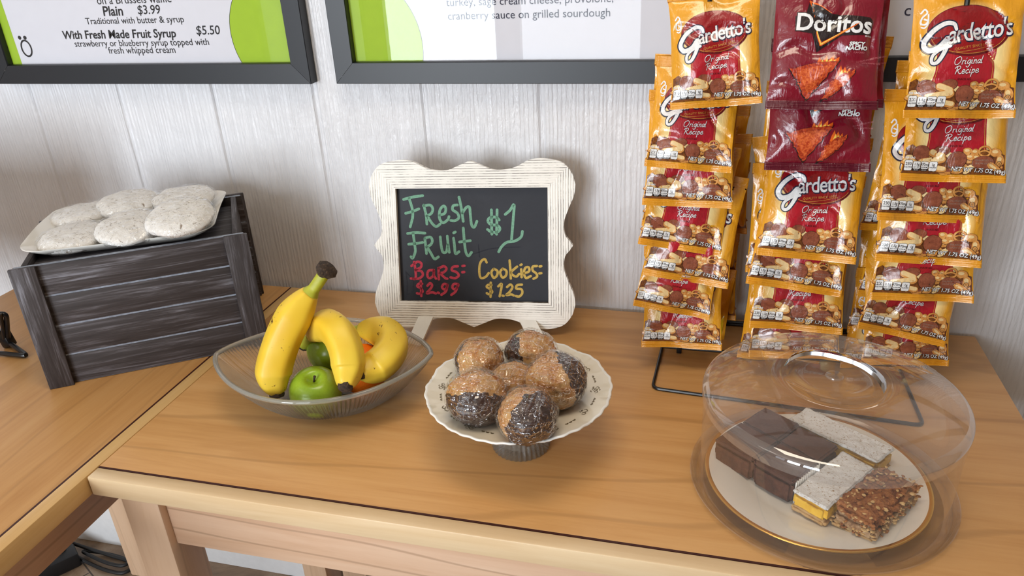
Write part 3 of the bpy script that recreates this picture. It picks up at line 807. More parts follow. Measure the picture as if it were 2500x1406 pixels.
def snack_print():
    f = Flat(); f.LIFT = .00035; B = -BH_
    # maker's curl near the top left
    f.stroke([(-.0535, B+.118), (-.0500, B+.122), (-.0475, B+.118), (-.0520, B+.113), (-.0530, B+.107), (-.0490, B+.105), (-.0465, B+.109), (-.0500, B+.111)], .0019, WHT, 2)
    f.stroke([(-.0462, B+.116), (-.0462, B+.106), (-.049, B+.1015), (-.052, B+.1025)], .0017, WHT, 2)
    # banner
    P = [(-.0335, B+.085), (.0335, B+.085), (.0340, B+.05), (.0365, B+.030), (-.0365, B+.030), (-.0340, B+.05)]
    f.poly(P, BAN, 1)
    for sg in (-1, 1): f.stroke([(sg*.0318, B+.084), (sg*.0322, B+.05), (sg*.0345, B+.030)], .0006, GLD, 1.6, 4)
    # oval
    f.ellipse(0, B+.0975, .0465, .0285, DRD, 2, 48); f.ellipse(-.0006, B+.0983, .0448, .0268, OVL, 2.4, 48)
    f.ring(0, B+.0975, .0437, .0257, .0005, GLD, 2.8, 48, pi*1.08, pi*1.9)
    # word mark with a rising base line
    rise = radians(8)
    def word(off, m, layer, dx=0.0, dz=0.0):
        f.text("ardetto's", .0140+dx, B+.0880+dz, .0280, m, layer, off, 0.12, rise, 0.92, .80, align='C')
    gx = [(-.0165, .0925), (-.0200, .0985), (-.0300, .0990), (-.0430, .0905), (-.0505, .0780), (-.0450, .0700), (-.0335, .0735), (-.0250, .0830), (-.0268, .0705), (-.0345, .0570), (-.0410, .0560), (-.0410, .0635), (-.0330, .0705), (-.0215, .0745)]
    gp_ = [(a*.96+.0005, B+b+.006) for a, b in gx]
    tp = lambda q: 0.75+0.5*sin(pi*min(1, q*1.3))
    f.stroke(gp_, .0075, NAV, 3, 7, True, tp); word(.0013, NAV, 3.1, .0006, -.0006)
    f.stroke(gp_, .0046, WHT, 4, 7, True, tp); word(.00035, WHT, 4.1)
    f.text('QUALITY SINCE 1932', .006, B+.0785, .0042, GLD, 4, 0, 0, radians(9), 1.1, 1.0)
    f.stroke([(-.018, B+.0735), (-.005, B+.0742), (.010, B+.0765), (.029, B+.0818)], .0004, GLD, 4, 5)
    # recipe name with a soft dark edge
    for dx, dz, m, l in ((.0005, -.0006, DRD, 4), (0, 0, WHT, 5)):
        script(f, 'Original', .002+dx, B+.0605+dz, .0041, .00085, m, l, radians(4)); script(f, 'Recipe', .001+dx, B+.0500+dz, .0041, .00085, m, l, radians(4))
    f.text('SNACK MIX', 0, B+.0425, .0030, DRD, 3, 0.0001)
    # picture of the mix
    edge = [(-.059, B+.041), (-.052, B+.045), (-.044, B+.039), (-.036, B+.034), (-.02, B+.031), (.0, B+.031), (.015, B+.036), (.03, B+.041), (.044, B+.038), (.059, B+.034)]
    f.poly(edge + [(.060, B+SB), (-.060, B+SB)], TST, 1.8)
    r = random.Random(5)
    for i in range(34): lump(f, -.0565+.113*((i*.618) % 1), B+r.uniform(.0125, .0330), r.uniform(.004, .0072), r.uniform(.0028, .0042), (TAN, CRM, TAN, TST, TAN, RYE)[i % 6], CRM if i % 6 in (0, 2) else None, 14, i, 2.2+.012*i, r.uniform(-.6, .6), TST)
    def disc(x, z, rx, rz, l, m=RYE, rot=0.0): f.ellipse(x, B+z-.0003, rx*1.06, rz*1.06, DBR, l-.4, 30, rot); f.ellipse(x, B+z, rx, rz, m, l, 30, rot)
    disc(-.0155, .0380, .0090, .0056, 6.6); disc(-.040, .0345, .0105, .0088, 6.8, RYE, -.3)
    tubebit(f, -.027, B+.0355, -.0145, B+.0310, .0042, 7.4); tubebit(f, -.038, B+.0235, -.014, B+.0275, .0045, 7.6)
    tubebit(f, -.0275, B+.0185, -.010, B+.0155, .0036, 7.2)
    for x, z, a, b in ((.0135, .0375, .0052, .0044), (.0225, .0365, .0050, .0040), (.0175, .0305, .0050, .0036), (.0470, .0365, .0070, .0050), (.053, .0270, .0050, .0075), (.0245, .0300, .0040, .0036)):
        lump(f, x, B+z, a, b, TAN, CRM, 14, int(x*999), 6.8, 0, TST)
    f.ring(.0335, B+.0375, .0082, .0072, .0027, TST, 7.2, 26); f.ring(.0335, B+.0378, .0079, .0069, .0021, TAN, 7.5, 26)
    f.stroke([(.0265, B+.0365), (.0335, B+.0385), (.0400, B+.0365)], .0018, TAN, 7.7)
    disc(.0030, .0268, .0108, .0102, 8.2); disc(.0335, .0240, .0128, .0082, 8.4)
    lump(f, .0465, B+.0190, .0095, .0040, TAN, CRM, 16, 8, 8.8, -.5); lump(f, .018, B+.0165, .0075, .0036, CRM, None, 16, 9, 8.0, .8); lump(f, .006, B+.0135, .0062, .0030, TAN, CRM, 14, 11, 8.0, .2)
    f.text('ENLARGED TO', .034, B+.0258, .0031, GRY, 9); f.text('SHOW DETAIL', .034, B+.0222, .0031, GRY, 9)
    f.ring(.0525, B+.0235, .0031, .0031, .0006, BLK, 8, 20); f.text('U', .0525, B+.0223, .0035, BLK, 8)
    # nutrition boxes
    f.text('PER BAG', -.0525, B+.0278, .0032, WHT, 9, .0001)
    for i, (t1, t2) in enumerate((('230', 'CALORIES'), ('1.5g', 'SAT FAT'), ('470mg', 'SODIUM'), ('1g', 'SUGARS'))):
        xc = -.0535+i*.0103; h = 0.0122 if i == 0 else 0.0108
        f.rrect(xc-.0050, xc+.0050, B+.0128, B+.0262 if i == 0 else B+.0248, .0018, BLK, 9); f.rrect(xc-.0046, xc+.0046, B+.0132 + (0 if i in (0, 3) else .0022), B+.0258 if i == 0 else B+.0244, .0016, WHT, 9.6)
        f.text(t1, xc, B+.0196, .0052 if i == 0 else .0043, BLK, 10.2, .0001, 0, 0, 1, .95); f.text(t2, xc, B+.0167, .0021, BLK, 10.2, .00006)
        if i in (1, 2): f.text('8% DV' if i == 1 else '20% DV', xc, B+.0134, .0019, WHT, 10.2)
    def netwt(off, m, l): f.text('NET WT 1.75 OZ (49g)', .029, B+.0128, .0068, m, l, off, 0.1, radians(-3), 1.0, .92)
    netwt(.0006, BLK, 9.4); netwt(.0001, WHT, 10)
    return f
def back_print():
    """the rear of the bag: nutrition table, bars and small print"""
    f = Flat(); f.LIFT = .00035; B = -BH_
    f.rect(-.056, .056, B+.04, B+.125, LEM, 0.6)
    f.rect(.006, .052, B+.050, B+.120, BLK, 1); f.rect(.0068, .0512, B+.0508, B+.1192, WHT, 1.6)
    f.text('Nutrition Facts', .029, B+.112, .0062, BLK, 2.4, .0002)
    f.rect(.0085, .0495, B+.1065, B+.1085, BLK, 2.4)
    for i in range(7):
        f.rect(.0085, .0495, B+.1005-i*.007, B+.1010-i*.007, BLK, 2.4)
        f.text(('Calories 230', 'Total Fat 9g', 'Sodium 470mg', 'Total Carb 32g', 'Fiber 1g', 'Sugars 1g', 'Protein 4g')[i], .0088, B+.1022-i*.007, .0042, BLK, 2.4, 0, 0, 0, 1, 1, None, 'L')
    for i in range(9): f.text('INGREDIENTS: WHEAT FLOUR, OIL, RYE', -.025, B+.112-i*.005, .0034, BLK, 1.8)
    f.rect(-.050, -.022, B+.046, B+.066, WHT, 1.2)
    for i in range(12): f.rect(-.049+i*.0022, -.049+i*.0022+(.0014 if i % 3 else .0007), B+.049, B+.065, BLK, 2)
    f.rect(-.060, .060, B+SB, B+.028, TST, .6)
    r = random.Random(8)
    for i in range(10): lump(f, r.uniform(-.054, .054), B+r.uniform(.015, .024), r.uniform(.004, .008), r.uniform(.003, .005), r.choice((TAN, CRM, RYE)), None, 14, i, 1.6)
    return f
def chip_print():
    """crimson bag: black burst, word mark, flame check mark, two corn chips"""
    f = Flat(); f.LIFT = .00035; K = 0.000157
    def c(x, y): return ((x-505)*K, -BH_ + (806-y)*K)
    def pl(P, m, l): f.poly([c(*p) for p in P], m, l)
    pl([(362, 40), (520, 140), (800, 160), (822, 185), (812, 285), (600, 292), (432, 405), (385, 275), (300, 262), (262, 240), (258, 150), (330, 145)], 2, 1)
    f.stroke([c(412, 212), c(425, 285), c(455, 352)], .0026, 3, 2, 5, True, lambda q: .35+.8*q); f.stroke([c(455, 352), c(560, 295), c(715, 205)], .0030, 3, 2, 5, True, lambda q: 1.15-.8*q)
    f.stroke([c(362, 42), c(385, 95), c(398, 158)], .0020, 3, 2, 5, True, lambda q: 1-.7*q); f.stroke([c(362, 42), c(440, 82), c(515, 134)], .0020, 3, 2, 5, True, lambda q: 1-.7*q)
    x, z = c(536, 262)
    f.text('Doritos', x, z, .0268, 2, 3, .0016, 0, radians(-3), 1.0, 1.02); f.text('Doritos', x, z, .0268, 1, 3.8, .0006, 0, radians(-3), 1.0, 1.02)
    f.stroke([c(420, 262), c(437, 310), c(455, 352)], .0012, 4, 4.6, 4); f.stroke([c(455, 352), c(560, 292), c(660, 238)], .0013, 4, 4.6, 4, True, lambda q: 1.1-.8*q); f.stroke([c(595, 272), c(650, 243), c(715, 205)], .0024, 3, 4.4, 4, True, lambda q: 1.1-.8*q)
    x, z = c(795, 300); f.text('BRAND', x, z, .0026, 1, 3)
    for s_, yy in (('SPICY', 362), ('NACHO', 392)):
        x, z = c(713, yy); f.text(s_, x, z, .0058, 2, 2.4, .0006, .15, 0, 1.05, 1.15); f.text(s_, x, z, .0058, 1, 3, .0003, .15, 0, 1.05, 1.15)
    x, z = c(735, 415); f.text('FLAVORED', x, z, .0026, 7, 3)
    x, z = c(830, 455); f.text('GUARANTEED FRESH', x, z, .0027, 7, 3, 0, 0, radians(14)); x, z = c(835, 485); f.text('UNTIL PRINTED DATE', x, z, .0023, 7, 3)
    for P in ([(420, 505), (440, 478), (455, 440), (475, 478), (510, 425), (515, 470), (560, 425), (560, 462), (598, 440), (592, 490), (540, 520)],
              [(575, 600), (590, 545), (612, 500), (622, 545), (640, 510), (655, 545), (672, 520), (680, 552), (712, 528), (690, 585), (620, 620)]):
        pl(P, 3, 2); cx = sum(p[0] for p in P)/len(P); cy = sum(p[1] for p in P)/len(P)
        pl([(cx+(p[0]-cx)*.66, cy+(p[1]-cy)*.66+10) for p in P], 4, 2.5)
    def chip(P, m, l):
        Q = []
        for a, b in zip(P, P[1:]+P[:1]):
            for i in range(6):
                t = i/6; Q.append((a[0]+(b[0]-a[0])*t+6*sin(i*2+a[0]), a[1]+(b[1]-a[1])*t+6*cos(i*3+b[1])))
        cx = sum(p[0] for p in Q)/len(Q); cy = sum(p[1] for p in Q)/len(Q)
        pl([(cx+(p[0]-cx)*1.05, cy+(p[1]-cy)*1.05+3) for p in Q], 2, l-.5); pl(Q, m, l)
        pl([(cx+(p[0]-cx)*.72, cy+(p[1]-cy)*.72) for p in Q], 5, l+.5)
    chip([(250, 525), (430, 480), (600, 470), (500, 600), (395, 740), (330, 640)], 6, 3); chip([(500, 745), (545, 620), (620, 560), (715, 540), (660, 630), (580, 700)], 6, 4)
    return f
def seal_mesh(bag, top, h, name, m, root):
    z0 = 0 if top else -BH_+SB
    def fn(u, v):
        x = (u-.5)*BW_*(1.0 if top else 1.0); z = z0 - v*h
        p = bag.sealsurf(x, z, top)
        e = 0.0006 if int(v*h/0.0008) % 2 else 0.0
        zig = 0.0008*(abs(((u*60) % 1)-.5)*2-.5) if (v in (0.0,) and top) or (v == 1.0 and not top) else 0
        return (p[0], p[1] - e, p[2]+zig)
    mb = MB(); mb.grid(fn, 60, int(h/0.0004)); o = mb.build(name, m, root, angle=60)
    sd = o.modifiers.new('thick', 'SOLIDIFY'); sd.thickness = 0.0005; sd.offset = 0
    return o
def make_bag(seed, printer, mats, seal_m, label, fat, nm='snack_bag', curl=.003, back=None):
    t = thing(nm, label, 'snack bag'); bag = Bag(seed, fat, curl)
    nu, nv = 48, 60; z0, z1_ = -BH_+SB, -ST
    mb = MB()
    fn = lambda bk: (lambda u, v: bag.surf((u-.5)*BW_, z0+(z1_-z0)*v, bk))
    mb.grid(fn(False), nu, nv); mb.grid(fn(True), nu, nv)
    b = bmesh.new(); vs = [b.verts.new(p) for p in mb.v]
    for q in mb.f: b.faces.new([vs[i] for i in q])
    bmesh.ops.remove_doubles(b, verts=b.verts[:], dist=2e-5)
    bmesh.ops.recalc_face_normals(b, faces=b.faces[:])
    for f_ in b.faces: f_.material_index = 0
    full = MB(); full.bm(b, keep=True)
    pr = printer().lay(lambda x, z: bag.surf(x, z), 0.0026, (-.066, .066, -BH_-.002, 0.002))
    for p in pr.verts: pass
    full.bm(pr, keep=True)
    if back:
        q = back().lay(lambda x, z: (lambda s_: (s_[0], -s_[1], s_[2]))(bag.surf(-x, z, True)), 0.0026, (-.066, .066, -BH_-.002, 0.002))
        full.bm(q, keep=True, xf=Matrix.Rotation(pi, 4, 'Z'))
    full.build('pouch', mats, t, angle=50, fix=False)
    seal_mesh(bag, True, ST, 'top_seal', seal_m, t); seal_mesh(bag, False, SB, 'bottom_seal', seal_m, t)
    return t
FAR = (0, 0, -50)
YPRO = [make_bag(sd, snack_print, Y_MATS, M_SEALY, 'x', ft, curl=cu) for sd, ft, cu in ((1, .0130, .0036), (2, .0118, .0052), (4, .0138, .0042), (7, .0124, .0060))]
YBK = make_bag(9, snack_print, Y_MATS, M_SEALY, 'x', .016, back=back_print)
DPRO = [make_bag(sd, chip_print, R_MATS, M_SEALR, 'x', ft, 'chip_bag') for sd, ft in ((21, .0150), (23, .0165))]

USED = set()
def hang(pro, label, group, loc, rot, scale=1.0):
    """the first use of a pattern bag moves the bag itself, later ones are copies"""
    if pro.name in USED:
        o = dup(pro, loc, rot, label, group, (scale,)*3)
    else:
        USED.add(pro.name); o = pro; o.location = loc; o.rotation_euler = rot; o['label'] = label; o['group'] = group; o.scale = (scale,)*3
    return o
TILT = radians(20)
def front(pro, label, group, bl, br, y=-0.195, yaw=0.0, tilt=TILT):
    """bl, br: the lower corners in the photo"""
    a = at(bl[0], bl[1], 1, y); b = at(br[0], br[1], 1, y)
    roll = -atan2(b.z-a.z, b.x-a.x)
    s_ = min(1.06, max(0.93, (b-a).length/BW_))
    Rm = Matrix.Rotation(yaw, 3, 'Z') @ Matrix.Rotation(roll, 3, 'Y') @ Matrix.Rotation(-tilt, 3, 'X')
    mid = (a+b)/2
    loc = mid - Rm @ Vector((0, 0, -BH_*s_))
    return hang(pro, label, group, loc, Rm.to_euler(), s_)
GY = 'amber snack mix bags on the wire rack'; GR = 'crimson chip bags on the wire rack'; GB = 'amber snack bags hung behind the front rows'
ORD = ['topmost', 'second from top', 'third from top', 'fourth from top', 'fifth from top', 'sixth from top', 'lowest']
LEFT = [((1640, 268), (1858, 254), -.215), ((1580, 406), (1782, 424), -.205), ((1568, 500), (1788, 511), -.20), ((1557, 593), (1760, 630), -.20), ((1568, 668), (1776, 708), -.20), ((1546, 742), (1730, 786), -.205), ((1566, 845), (1762, 857), -.20)]
RIGHT = [((2198, 288), (2480, 290), -.215), ((2190, 440), (2456, 450), -.205), ((2127, 534), (2402, 551), -.20), ((2130, 636), (2396, 656), -.20), ((2120, 728), (2380, 744), -.20), ((2088, 798), (2306, 850), -.20), ((2098, 886), (2320, 898), -.195)]
yw = [.05, .04, .02, .05, .05, .08, .02]
for i, (a, b, y) in enumerate(LEFT): front(YPRO[(i*3+2) % 4], 'amber snack mix bag, %s in the front of the left column' % ORD[i], GY, a, b, y, yw[i], TILT*(.8 if i == 0 else 1))
for i, (a, b, y) in enumerate(RIGHT): front(YPRO[(i*3+1) % 4], 'amber snack mix bag, %s in the front of the right column' % ORD[i], GY, a, b, y, yw[(i+3) % 7], TILT*(.8 if i == 0 else 1))
front(DPRO[0], 'crimson spicy chip bag at the top of the middle column', GR, (1868, 264), (2142, 272), -.225, .06, TILT*1.0)
front(DPRO[1], 'crimson spicy chip bag below the top one in the middle column', GR, (1860, 416), (2130, 420), -.210)
front(DPRO[0], 'dark crimson chip bag hidden behind the top crimson bag', GR, (1878, 268), (2168, 262), -.172, -.05, TILT*.7)
MID = [((1843, 620), (2090, 648), -.205), ((1817, 692), (2056, 726), -.20), ((1827, 798), (2056, 818), -.20), ((1826, 868), (2050, 884), -.195)]
MO = ['directly under the crimson chip bags', 'second below the crimson chip bags', 'third below the crimson chip bags', 'lowest, behind the cake dome']
for i, (a, b, y) in enumerate(MID): front(YPRO[(i+2) % 4], 'amber snack mix bag of the middle column, %s' % MO[i], GY, a, b, y, (0.04, -.05, .0, .03)[i])
# second layer hung behind: top left or top right corner given
def behind(pro, label, tl, y, roll=0.0, yaw=0.0, scale=1.0, right=False):
    p = at(tl[0], tl[1], 1, y)
    Rm = Matrix.Rotation(yaw, 3, 'Z') @ Matrix.Rotation(roll, 3, 'Y') @ Matrix.Rotation(-radians(6), 3, 'X')
    if yaw > 2: Rm = Matrix.Rotation(yaw, 3, 'Z') @ Matrix.Rotation(-roll, 3, 'Y') @ Matrix.Rotation(-radians(4), 3, 'X')
    loc = Vector((p.x + (-1 if right else 1)*BW_/2*scale, y, p.z))
    return hang(pro, label, GB, loc, Rm.to_euler(), scale)
LB = [(1834, 256), (1838, 330), (1834, 392), (1816, 440), (1806, 572), (1800, 655)]
for i, q in enumerate(LB): behind(YBK, 'amber snack bag turned backwards, %s behind the left column' % ORD[i], q, -.082 - .012*(i % 2), (.03, -.03, .05, .0, -.04, .06)[i], pi, 1.0, True)
for i, q in enumerate([(1600, 138), (1592, 300)]): behind(YPRO[i], 'amber snack bag facing front, %s of the pair behind the left column' % ('upper', 'lower')[i], q, -.134, .06, 0, .97)
MBK = [(1872, 200), (1836, 322), (1838, 397), (1850, 438), (1838, 560), (1832, 640)]
for i, q in enumerate(MBK): behind(YPRO[(i+1) % 4], 'amber snack bag, %s behind the middle column' % (ORD[i] if i < 5 else 'lowest'), q, -.100 - .012*(i % 3), (.03, -.12, .0, .03, .02, .06)[i], 0.05)
behind(YBK, 'amber snack bag turned backwards behind the top crimson bag', (2184, 84), -.085, .05, pi, 1.0, True)
RBK = [(2190, 150), (2160, 288), (2152, 368), (2136, 462), (2104, 556), (2090, 655)]
for i, q in enumerate(RBK): behind(YPRO[(i+3) % 4], 'amber snack bag facing front, %s behind the right column' % (ORD[i] if i < 5 else 'lowest'), q, -.116 - .012*(i % 2), (.02, .10, .02, .04, .03, .04)[i], 0.03)

# ------------------------------------------------------------------ wire rack under the bags
M_WIRE = plain('black_coated_wire', S(20, 20, 22), 0.3, var=0.1)
def bend(P, r=0.012, n=5):
    """polyline with rounded corners"""
    P = [Vector(p) for p in P]; out = [P[0]]
    for a, b, c in zip(P, P[1:], P[2:]):
        d1 = (a-b); d2 = (c-b); rr = min(r, d1.length*.45, d2.length*.45)
        s_ = b + d1.normalized()*rr; e = b + d2.normalized()*rr
        for i in range(n+1):
            t = i/n; out.append(s_*(1-t)**2 + b*2*t*(1-t) + e*t*t)
    out.append(P[-1]); return out
rack = thing('wire_snack_rack', 'black wire clip rack holding the three columns of snack bags', 'display rack', (0.39, -0.14, T))
wr = 0.0026
def L(x, y, z): return Vector((x-0.39, y+0.14, z))
MB().tube(bend([L(.39, -.036, wr), L(.222, -.036, wr), L(.2125, -.256, wr), L(.572, -.284, wr), L(.566, -.036, wr), L(.39, -.036, wr)]), wr, 8).build('base_loop', M_WIRE, rack)
MB().tube([L(.217, -.14, wr*3), L(.569, -.14, wr*3)], wr, 8).build('cross_bar', M_WIRE, rack)
MB().tube([L(.217, -.036, wr*2.6), L(.569, -.036, wr*2.6)], wr, 8).build('cross_bar', M_WIRE, rack)
for xc in (.250, .408, .562):
    MB().tube([L(xc-.02, -.138, .006), L(xc-.02, -.136, .60)], wr, 8).build('upright', M_WIRE, rack)
    MB().tube([L(xc+.02, -.138, .006), L(xc+.02, -.136, .60)], wr, 8).build('upright', M_WIRE, rack)
    for j in range(8):
        z = .535 - j*.062
        if z < .06: continue
        MB().tube(bend([L(xc-.02, -.136, z+.006), L(xc-.004, -.150, z+.010), L(xc, -.172, z+.002), L(xc+.004, -.150, z+.010), L(xc+.02, -.136, z+.006)], .006), .0014, 6).build('clip', M_WIRE, rack)
for hx_, hy_ in ((2360, 14), (1733, 4)):
    a_ = at(hx_, hy_, 1, -.205) - Vector((.39, -.14, T)); MB().tube(bend([Vector((a_.x, .004, a_.z+.034)), Vector((a_.x, -.058, a_.z+.030)), a_], .01), .0030, 8).build('hook', M_WIRE, rack)
MB().box(-.004, .004, -.004, .004, 0, .014, .001, 0, Matrix.Translation(L(.245, -.141, .0))).build('rubber_foot', M_WIRE, rack)

# ------------------------------------------------------------------ wrapped cookies on the white plate
def ceramic(name, col, rough=0.14):
    k = NT(name); k.set(color=col, rough=rough, spec=0.5, coat=0.4, coatr=0.05); return k.m
M_CHINA = ceramic('white_glazed_china', S(232, 228, 220))
M_WRAP = clear('cling_film', tint=(0.99, 0.99, 0.99, 1), base=0.045, edge=0.5, power=3.5, rough=0.035, wr=1.0, wscale=34, wd=0.006)
k = NT('powdered_sugar_crust'); v = k.coord()
n = k.noise(v, 95, 6, 0.72, 1.2)
k.set(color=k.ramp(n, [(0.33, S(140, 122, 104)), (0.42, S(232, 228, 222)), (0.7, S(246, 244, 241))]), rough=0.85, spec=0.2)
k.bump(k.noise(v, 120, 6, 0.7), 0.6, 0.003); M_SUGAR = k.m
plate = thing('serving_plate', 'white rounded rectangular plate of wrapped cookies on the crate', 'plate', (-0.6640, -0.2160, T + CH - 0.012), (0, 0, radians(27)))
def rrect_r(hx, hy, r, th):
    """distance from the centre to a rounded rectangle in direction th"""
    c, s_ = cos(th), sin(th); lo, hi = 0, hx+hy
    for _ in range(28):
        m = (lo+hi)/2; x, y = abs(c*m), abs(s_*m)
        qx, qy = max(x-(hx-r), 0), max(y-(hy-r), 0)
        ins = (qx*qx+qy*qy <= r*r) if (x > hx-r and y > hy-r) else (x <= hx and y <= hy)
        lo, hi = (m, hi) if ins else (lo, m)
    return lo
def rr_lathe(hx, hy, r, prof, n=120, **kw):
    mb = MB(); dirs = [2*pi*i/n for i in range(n)]
    v = []; f = []
    for sc_, z in prof:
        for th in dirs:
            d = rrect_r(hx, hy, r, th)*sc_ if sc_ > 0.001 else 0.0005
            v.append((d*cos(th), d*sin(th), z + (0.006*(abs(cos(th))**6)*max(0, sc_-.7)/.3 if sc_ > .7 else 0)))
    for q in range(len(prof)-1):
        for i in range(n):
            j = (i+1) % n; f.append((q*n+i, q*n+j, (q+1)*n+j, (q+1)*n+i))
    mb.add(v, f); return mb
rr_lathe(.145, .112, .035, [(0, .0045), (.5, .0045), (.72, .0048), (.82, .008), (.93, .015), (.985, .0195), (1.0, .0200), (1.0, .0185), (.95, .013), (.84, .004), (.72, 0.0), (.3, 0.0), (0, 0)]).build('dish', M_CHINA, plate, angle=50)

def disc_cookie(seed, r, h):
    """thick round cookie with an uneven crackled edge"""
    o = Vector((seed*2.3, seed*1.1, 4))
    mb = MB(); nr, na = 16, 56
    def fn(u, v):
        th = 2*pi*u; ph = (v-.5)*pi; s_ = sin(ph)
        rad = max(0.0, cos(ph))**0.42
        z = h*0.5*(1 if s_ > 0 else -1)*abs(s_)**0.9
        d = 1+0.05*noise.noise(Vector((cos(th)*1.5, sin(th)*1.5, s_))+o)+0.025*noise.noise(Vector((cos(th)*5, sin(th)*5, s_*3))+o)
        x, y = r*rad*d*cos(th), r*rad*d*sin(th)
        zz = z + 0.0018*noise.noise(Vector((x*55, y*55, s_))+o) + (0.0040*(1-rad**2) if s_ > 0 else 0)
        return (x, y, zz + h/2)
    mb.grid(fn, na, nr*2, True); return mb
def wrap_cookie(seed, r, h):
    o = Vector((seed*3.3, seed*0.7, 9))
    def fn(u, v):
        th = 2*pi*u; ph = (v-.5)*pi; s_ = sin(ph)
        rad = max(0.0, cos(ph))**0.42
        z = h*0.54*(1 if s_ > 0 else -1)*abs(s_)**0.9
        fold = abs(sin(th*11+seed+2*rad))*0.0016*(0.3+rad)
        d = 1.035+0.03*noise.noise(Vector((cos(th)*3, sin(th)*3, s_))+o)
        return ((r*rad*d+fold)*cos(th), (r*rad*d+fold)*sin(th), z + h/2 + (0.0052*(1-rad**2) if s_ > 0 else 0) + fold*0.8*(1 if s_ > 0 else 0.2))
    mb = MB(); mb.grid(fn, 110, 30, True); return mb
CK = [((205, 528), 0.0, (.02, -.05), 'rear left of the white plate'), ((180, 583), 0.0, (.05, .03), 'front left of the white plate'),
      ((315, 500), 0.0105, (.06, .07), 'middle of the rear row'), ((318, 558), 0.0105, (.12, .09), 'middle of the front row'),
      ((449, 488), 0.012, (.03, .03), 'rear right end of the white plate'), ((440, 532), 0.0235, (.20, .08), 'front right, on top of its neighbours')]
ckp = []
spin = lambda tl, a: (Matrix.Rotation(tl[0], 3, 'X') @ Matrix.Rotation(tl[1], 3, 'Y') @ Matrix.Rotation(a, 3, 'Z')).to_euler()
for i in range(2):
    t = thing('wrapped_cookie', 'x', 'cookie', group='powdered cookies on the white plate')
    disc_cookie(i+1, .0525, .021).build('cookie', M_SUGAR, t, angle=60); wrap_cookie(i+1, .0525, .021).build('plastic_wrap', M_WRAP, t, angle=0)
    ckp.append(t)
for i, (px, dz, tl, wh) in enumerate(CK):
    zz = CH - 0.012 + 0.006 + dz
    p = at(px[0], px[1]-5, 2, zz+0.012); p.z = T+zz
    lb = 'powdered white cookie in cling film, %s' % wh
    if i < 2: o = ckp[i]; o.location = p; o.rotation_euler = spin(tl, i*1.3); o['label'] = lb
    else: dup(ckp[i % 2], p, spin(tl, i*1.9), lb, 'powdered cookies on the white plate')

# ------------------------------------------------------------------ black wire stand at the left edge
ws = thing('wire_stand', 'black wire stand on the left table at the photo edge', 'stand', (-0.9, -0.33, T))
def rel(p, o): return Vector(p) - Vector(o.location)
P1, P2, P3 = at(-120, 850, 2, .0055), at(68, 869, 2, .0055), at(22, 836, 2, .0085)
MB().tube(bend([rel(P1, ws), rel(P2, ws), rel(P3, ws), rel(P3, ws)+Vector((-.004, .004, .02))], .014), .0042, 10).build('base_wire', M_WIRE, ws)
y3 = P3.y
A1, A2, A3 = at(20, 835, 1, y3), at(15, 764, 1, y3-.012), at(-90, 780, 1, y3-.03)
MB().tube(bend([rel(A1, ws), rel(A2, ws), rel(A3, ws)], .012), .0042, 10).build('upright_wire', M_WIRE, ws)
B1, B2 = at(12, 830, 1, y3-.004), at(1, 766, 1, y3-.02)
MB().tube([rel(B1, ws), rel(B2, ws), rel(B2, ws)+Vector((-.05, -.02, .03))], .0036, 10).build('upright_wire', M_WIRE, ws)
q = rel(at(14, 824, 1, y3), ws)
MB().box(-.010, .010, -.008, .008, -.017, .017, .003, 0, Matrix.Translation(q) @ Matrix.Rotation(-.22, 4, 'Y')).build('joint_sleeve', M_WIRE, ws)

MB().box(-.40, .000, -.004, .004, .03, .315, .002, 0, Matrix.Translation((0, -.02, 0)) @ Matrix.Rotation(-.10, 4, 'X')).build('shading_card', M_PAPER, ws)  # unseen card, added and sized to shade the left wall

# ------------------------------------------------------------------ glass fruit bowl
def glassy(name, tint, caught_light=0.10, edge=0.55):
    """pressed glass: clear, with an even white share painted in for caught light"""
    k = NT(name); k.n.remove(k.b)
    tr = k.new('ShaderNodeBsdfTransparent'); tr.inputs[0].default_value = tint
    rf = k.new('ShaderNodeBsdfRefraction'); rf.inputs['Color'].default_value = (1, 1, 1, 1); rf.inputs['IOR'].default_value = 1.28; rf.inputs['Roughness'].default_value = 0.02
    df = k.new('ShaderNodeBsdfDiffuse'); df.inputs[0].default_value = (0.92, 0.95, 0.90, 1)
    tl = k.new('ShaderNodeBsdfTranslucent'); tl.inputs[0].default_value = (0.92, 0.95, 0.90, 1)
    gl = k.new('ShaderNodeBsdfGlossy'); gl.inputs['Roughness'].default_value = 0.05
    def mx(f, a, b):
        m = k.new('ShaderNodeMixShader')
        if isinstance(f, float): m.inputs[0].default_value = f
        else: k.link(f, m.inputs[0])
        k.link(a, m.inputs[1]); k.link(b, m.inputs[2]); return m.outputs[0]
    lw = k.new('ShaderNodeLayerWeight')
    body = mx(0.48, tr.outputs[0], rf.outputs[0])
    body = mx(caught_light, body, mx(0.5, df.outputs[0], tl.outputs[0]))
    f = k.math('ADD', k.math('MULTIPLY', k.math('POWER', lw.outputs['Facing'], 2.5), edge), 0.06, True)
    k.link(mx(f, body, gl.outputs[0]), k.out.inputs['Surface']); return k.m
M_BOWL = glassy('pressed_glass', (0.99, 1.0, 0.985, 1), 0.07)  # white share brightens the bowl as caught light would
M_RIMG = glassy('pressed_glass_rim', (0.99, 1.0, 0.985, 1), 0.30, 0.7)  # more white painted in, for a bright line along the rim
BX, BY, BYAW = -0.2580, -0.3640, radians(9.7)
bowl = thing('fruit_bowl', 'oval pressed glass bowl holding bananas, apples and an orange', 'bowl', (BX, BY, T), (0, 0, BYAW))
A_, B_ = 0.164, 0.114
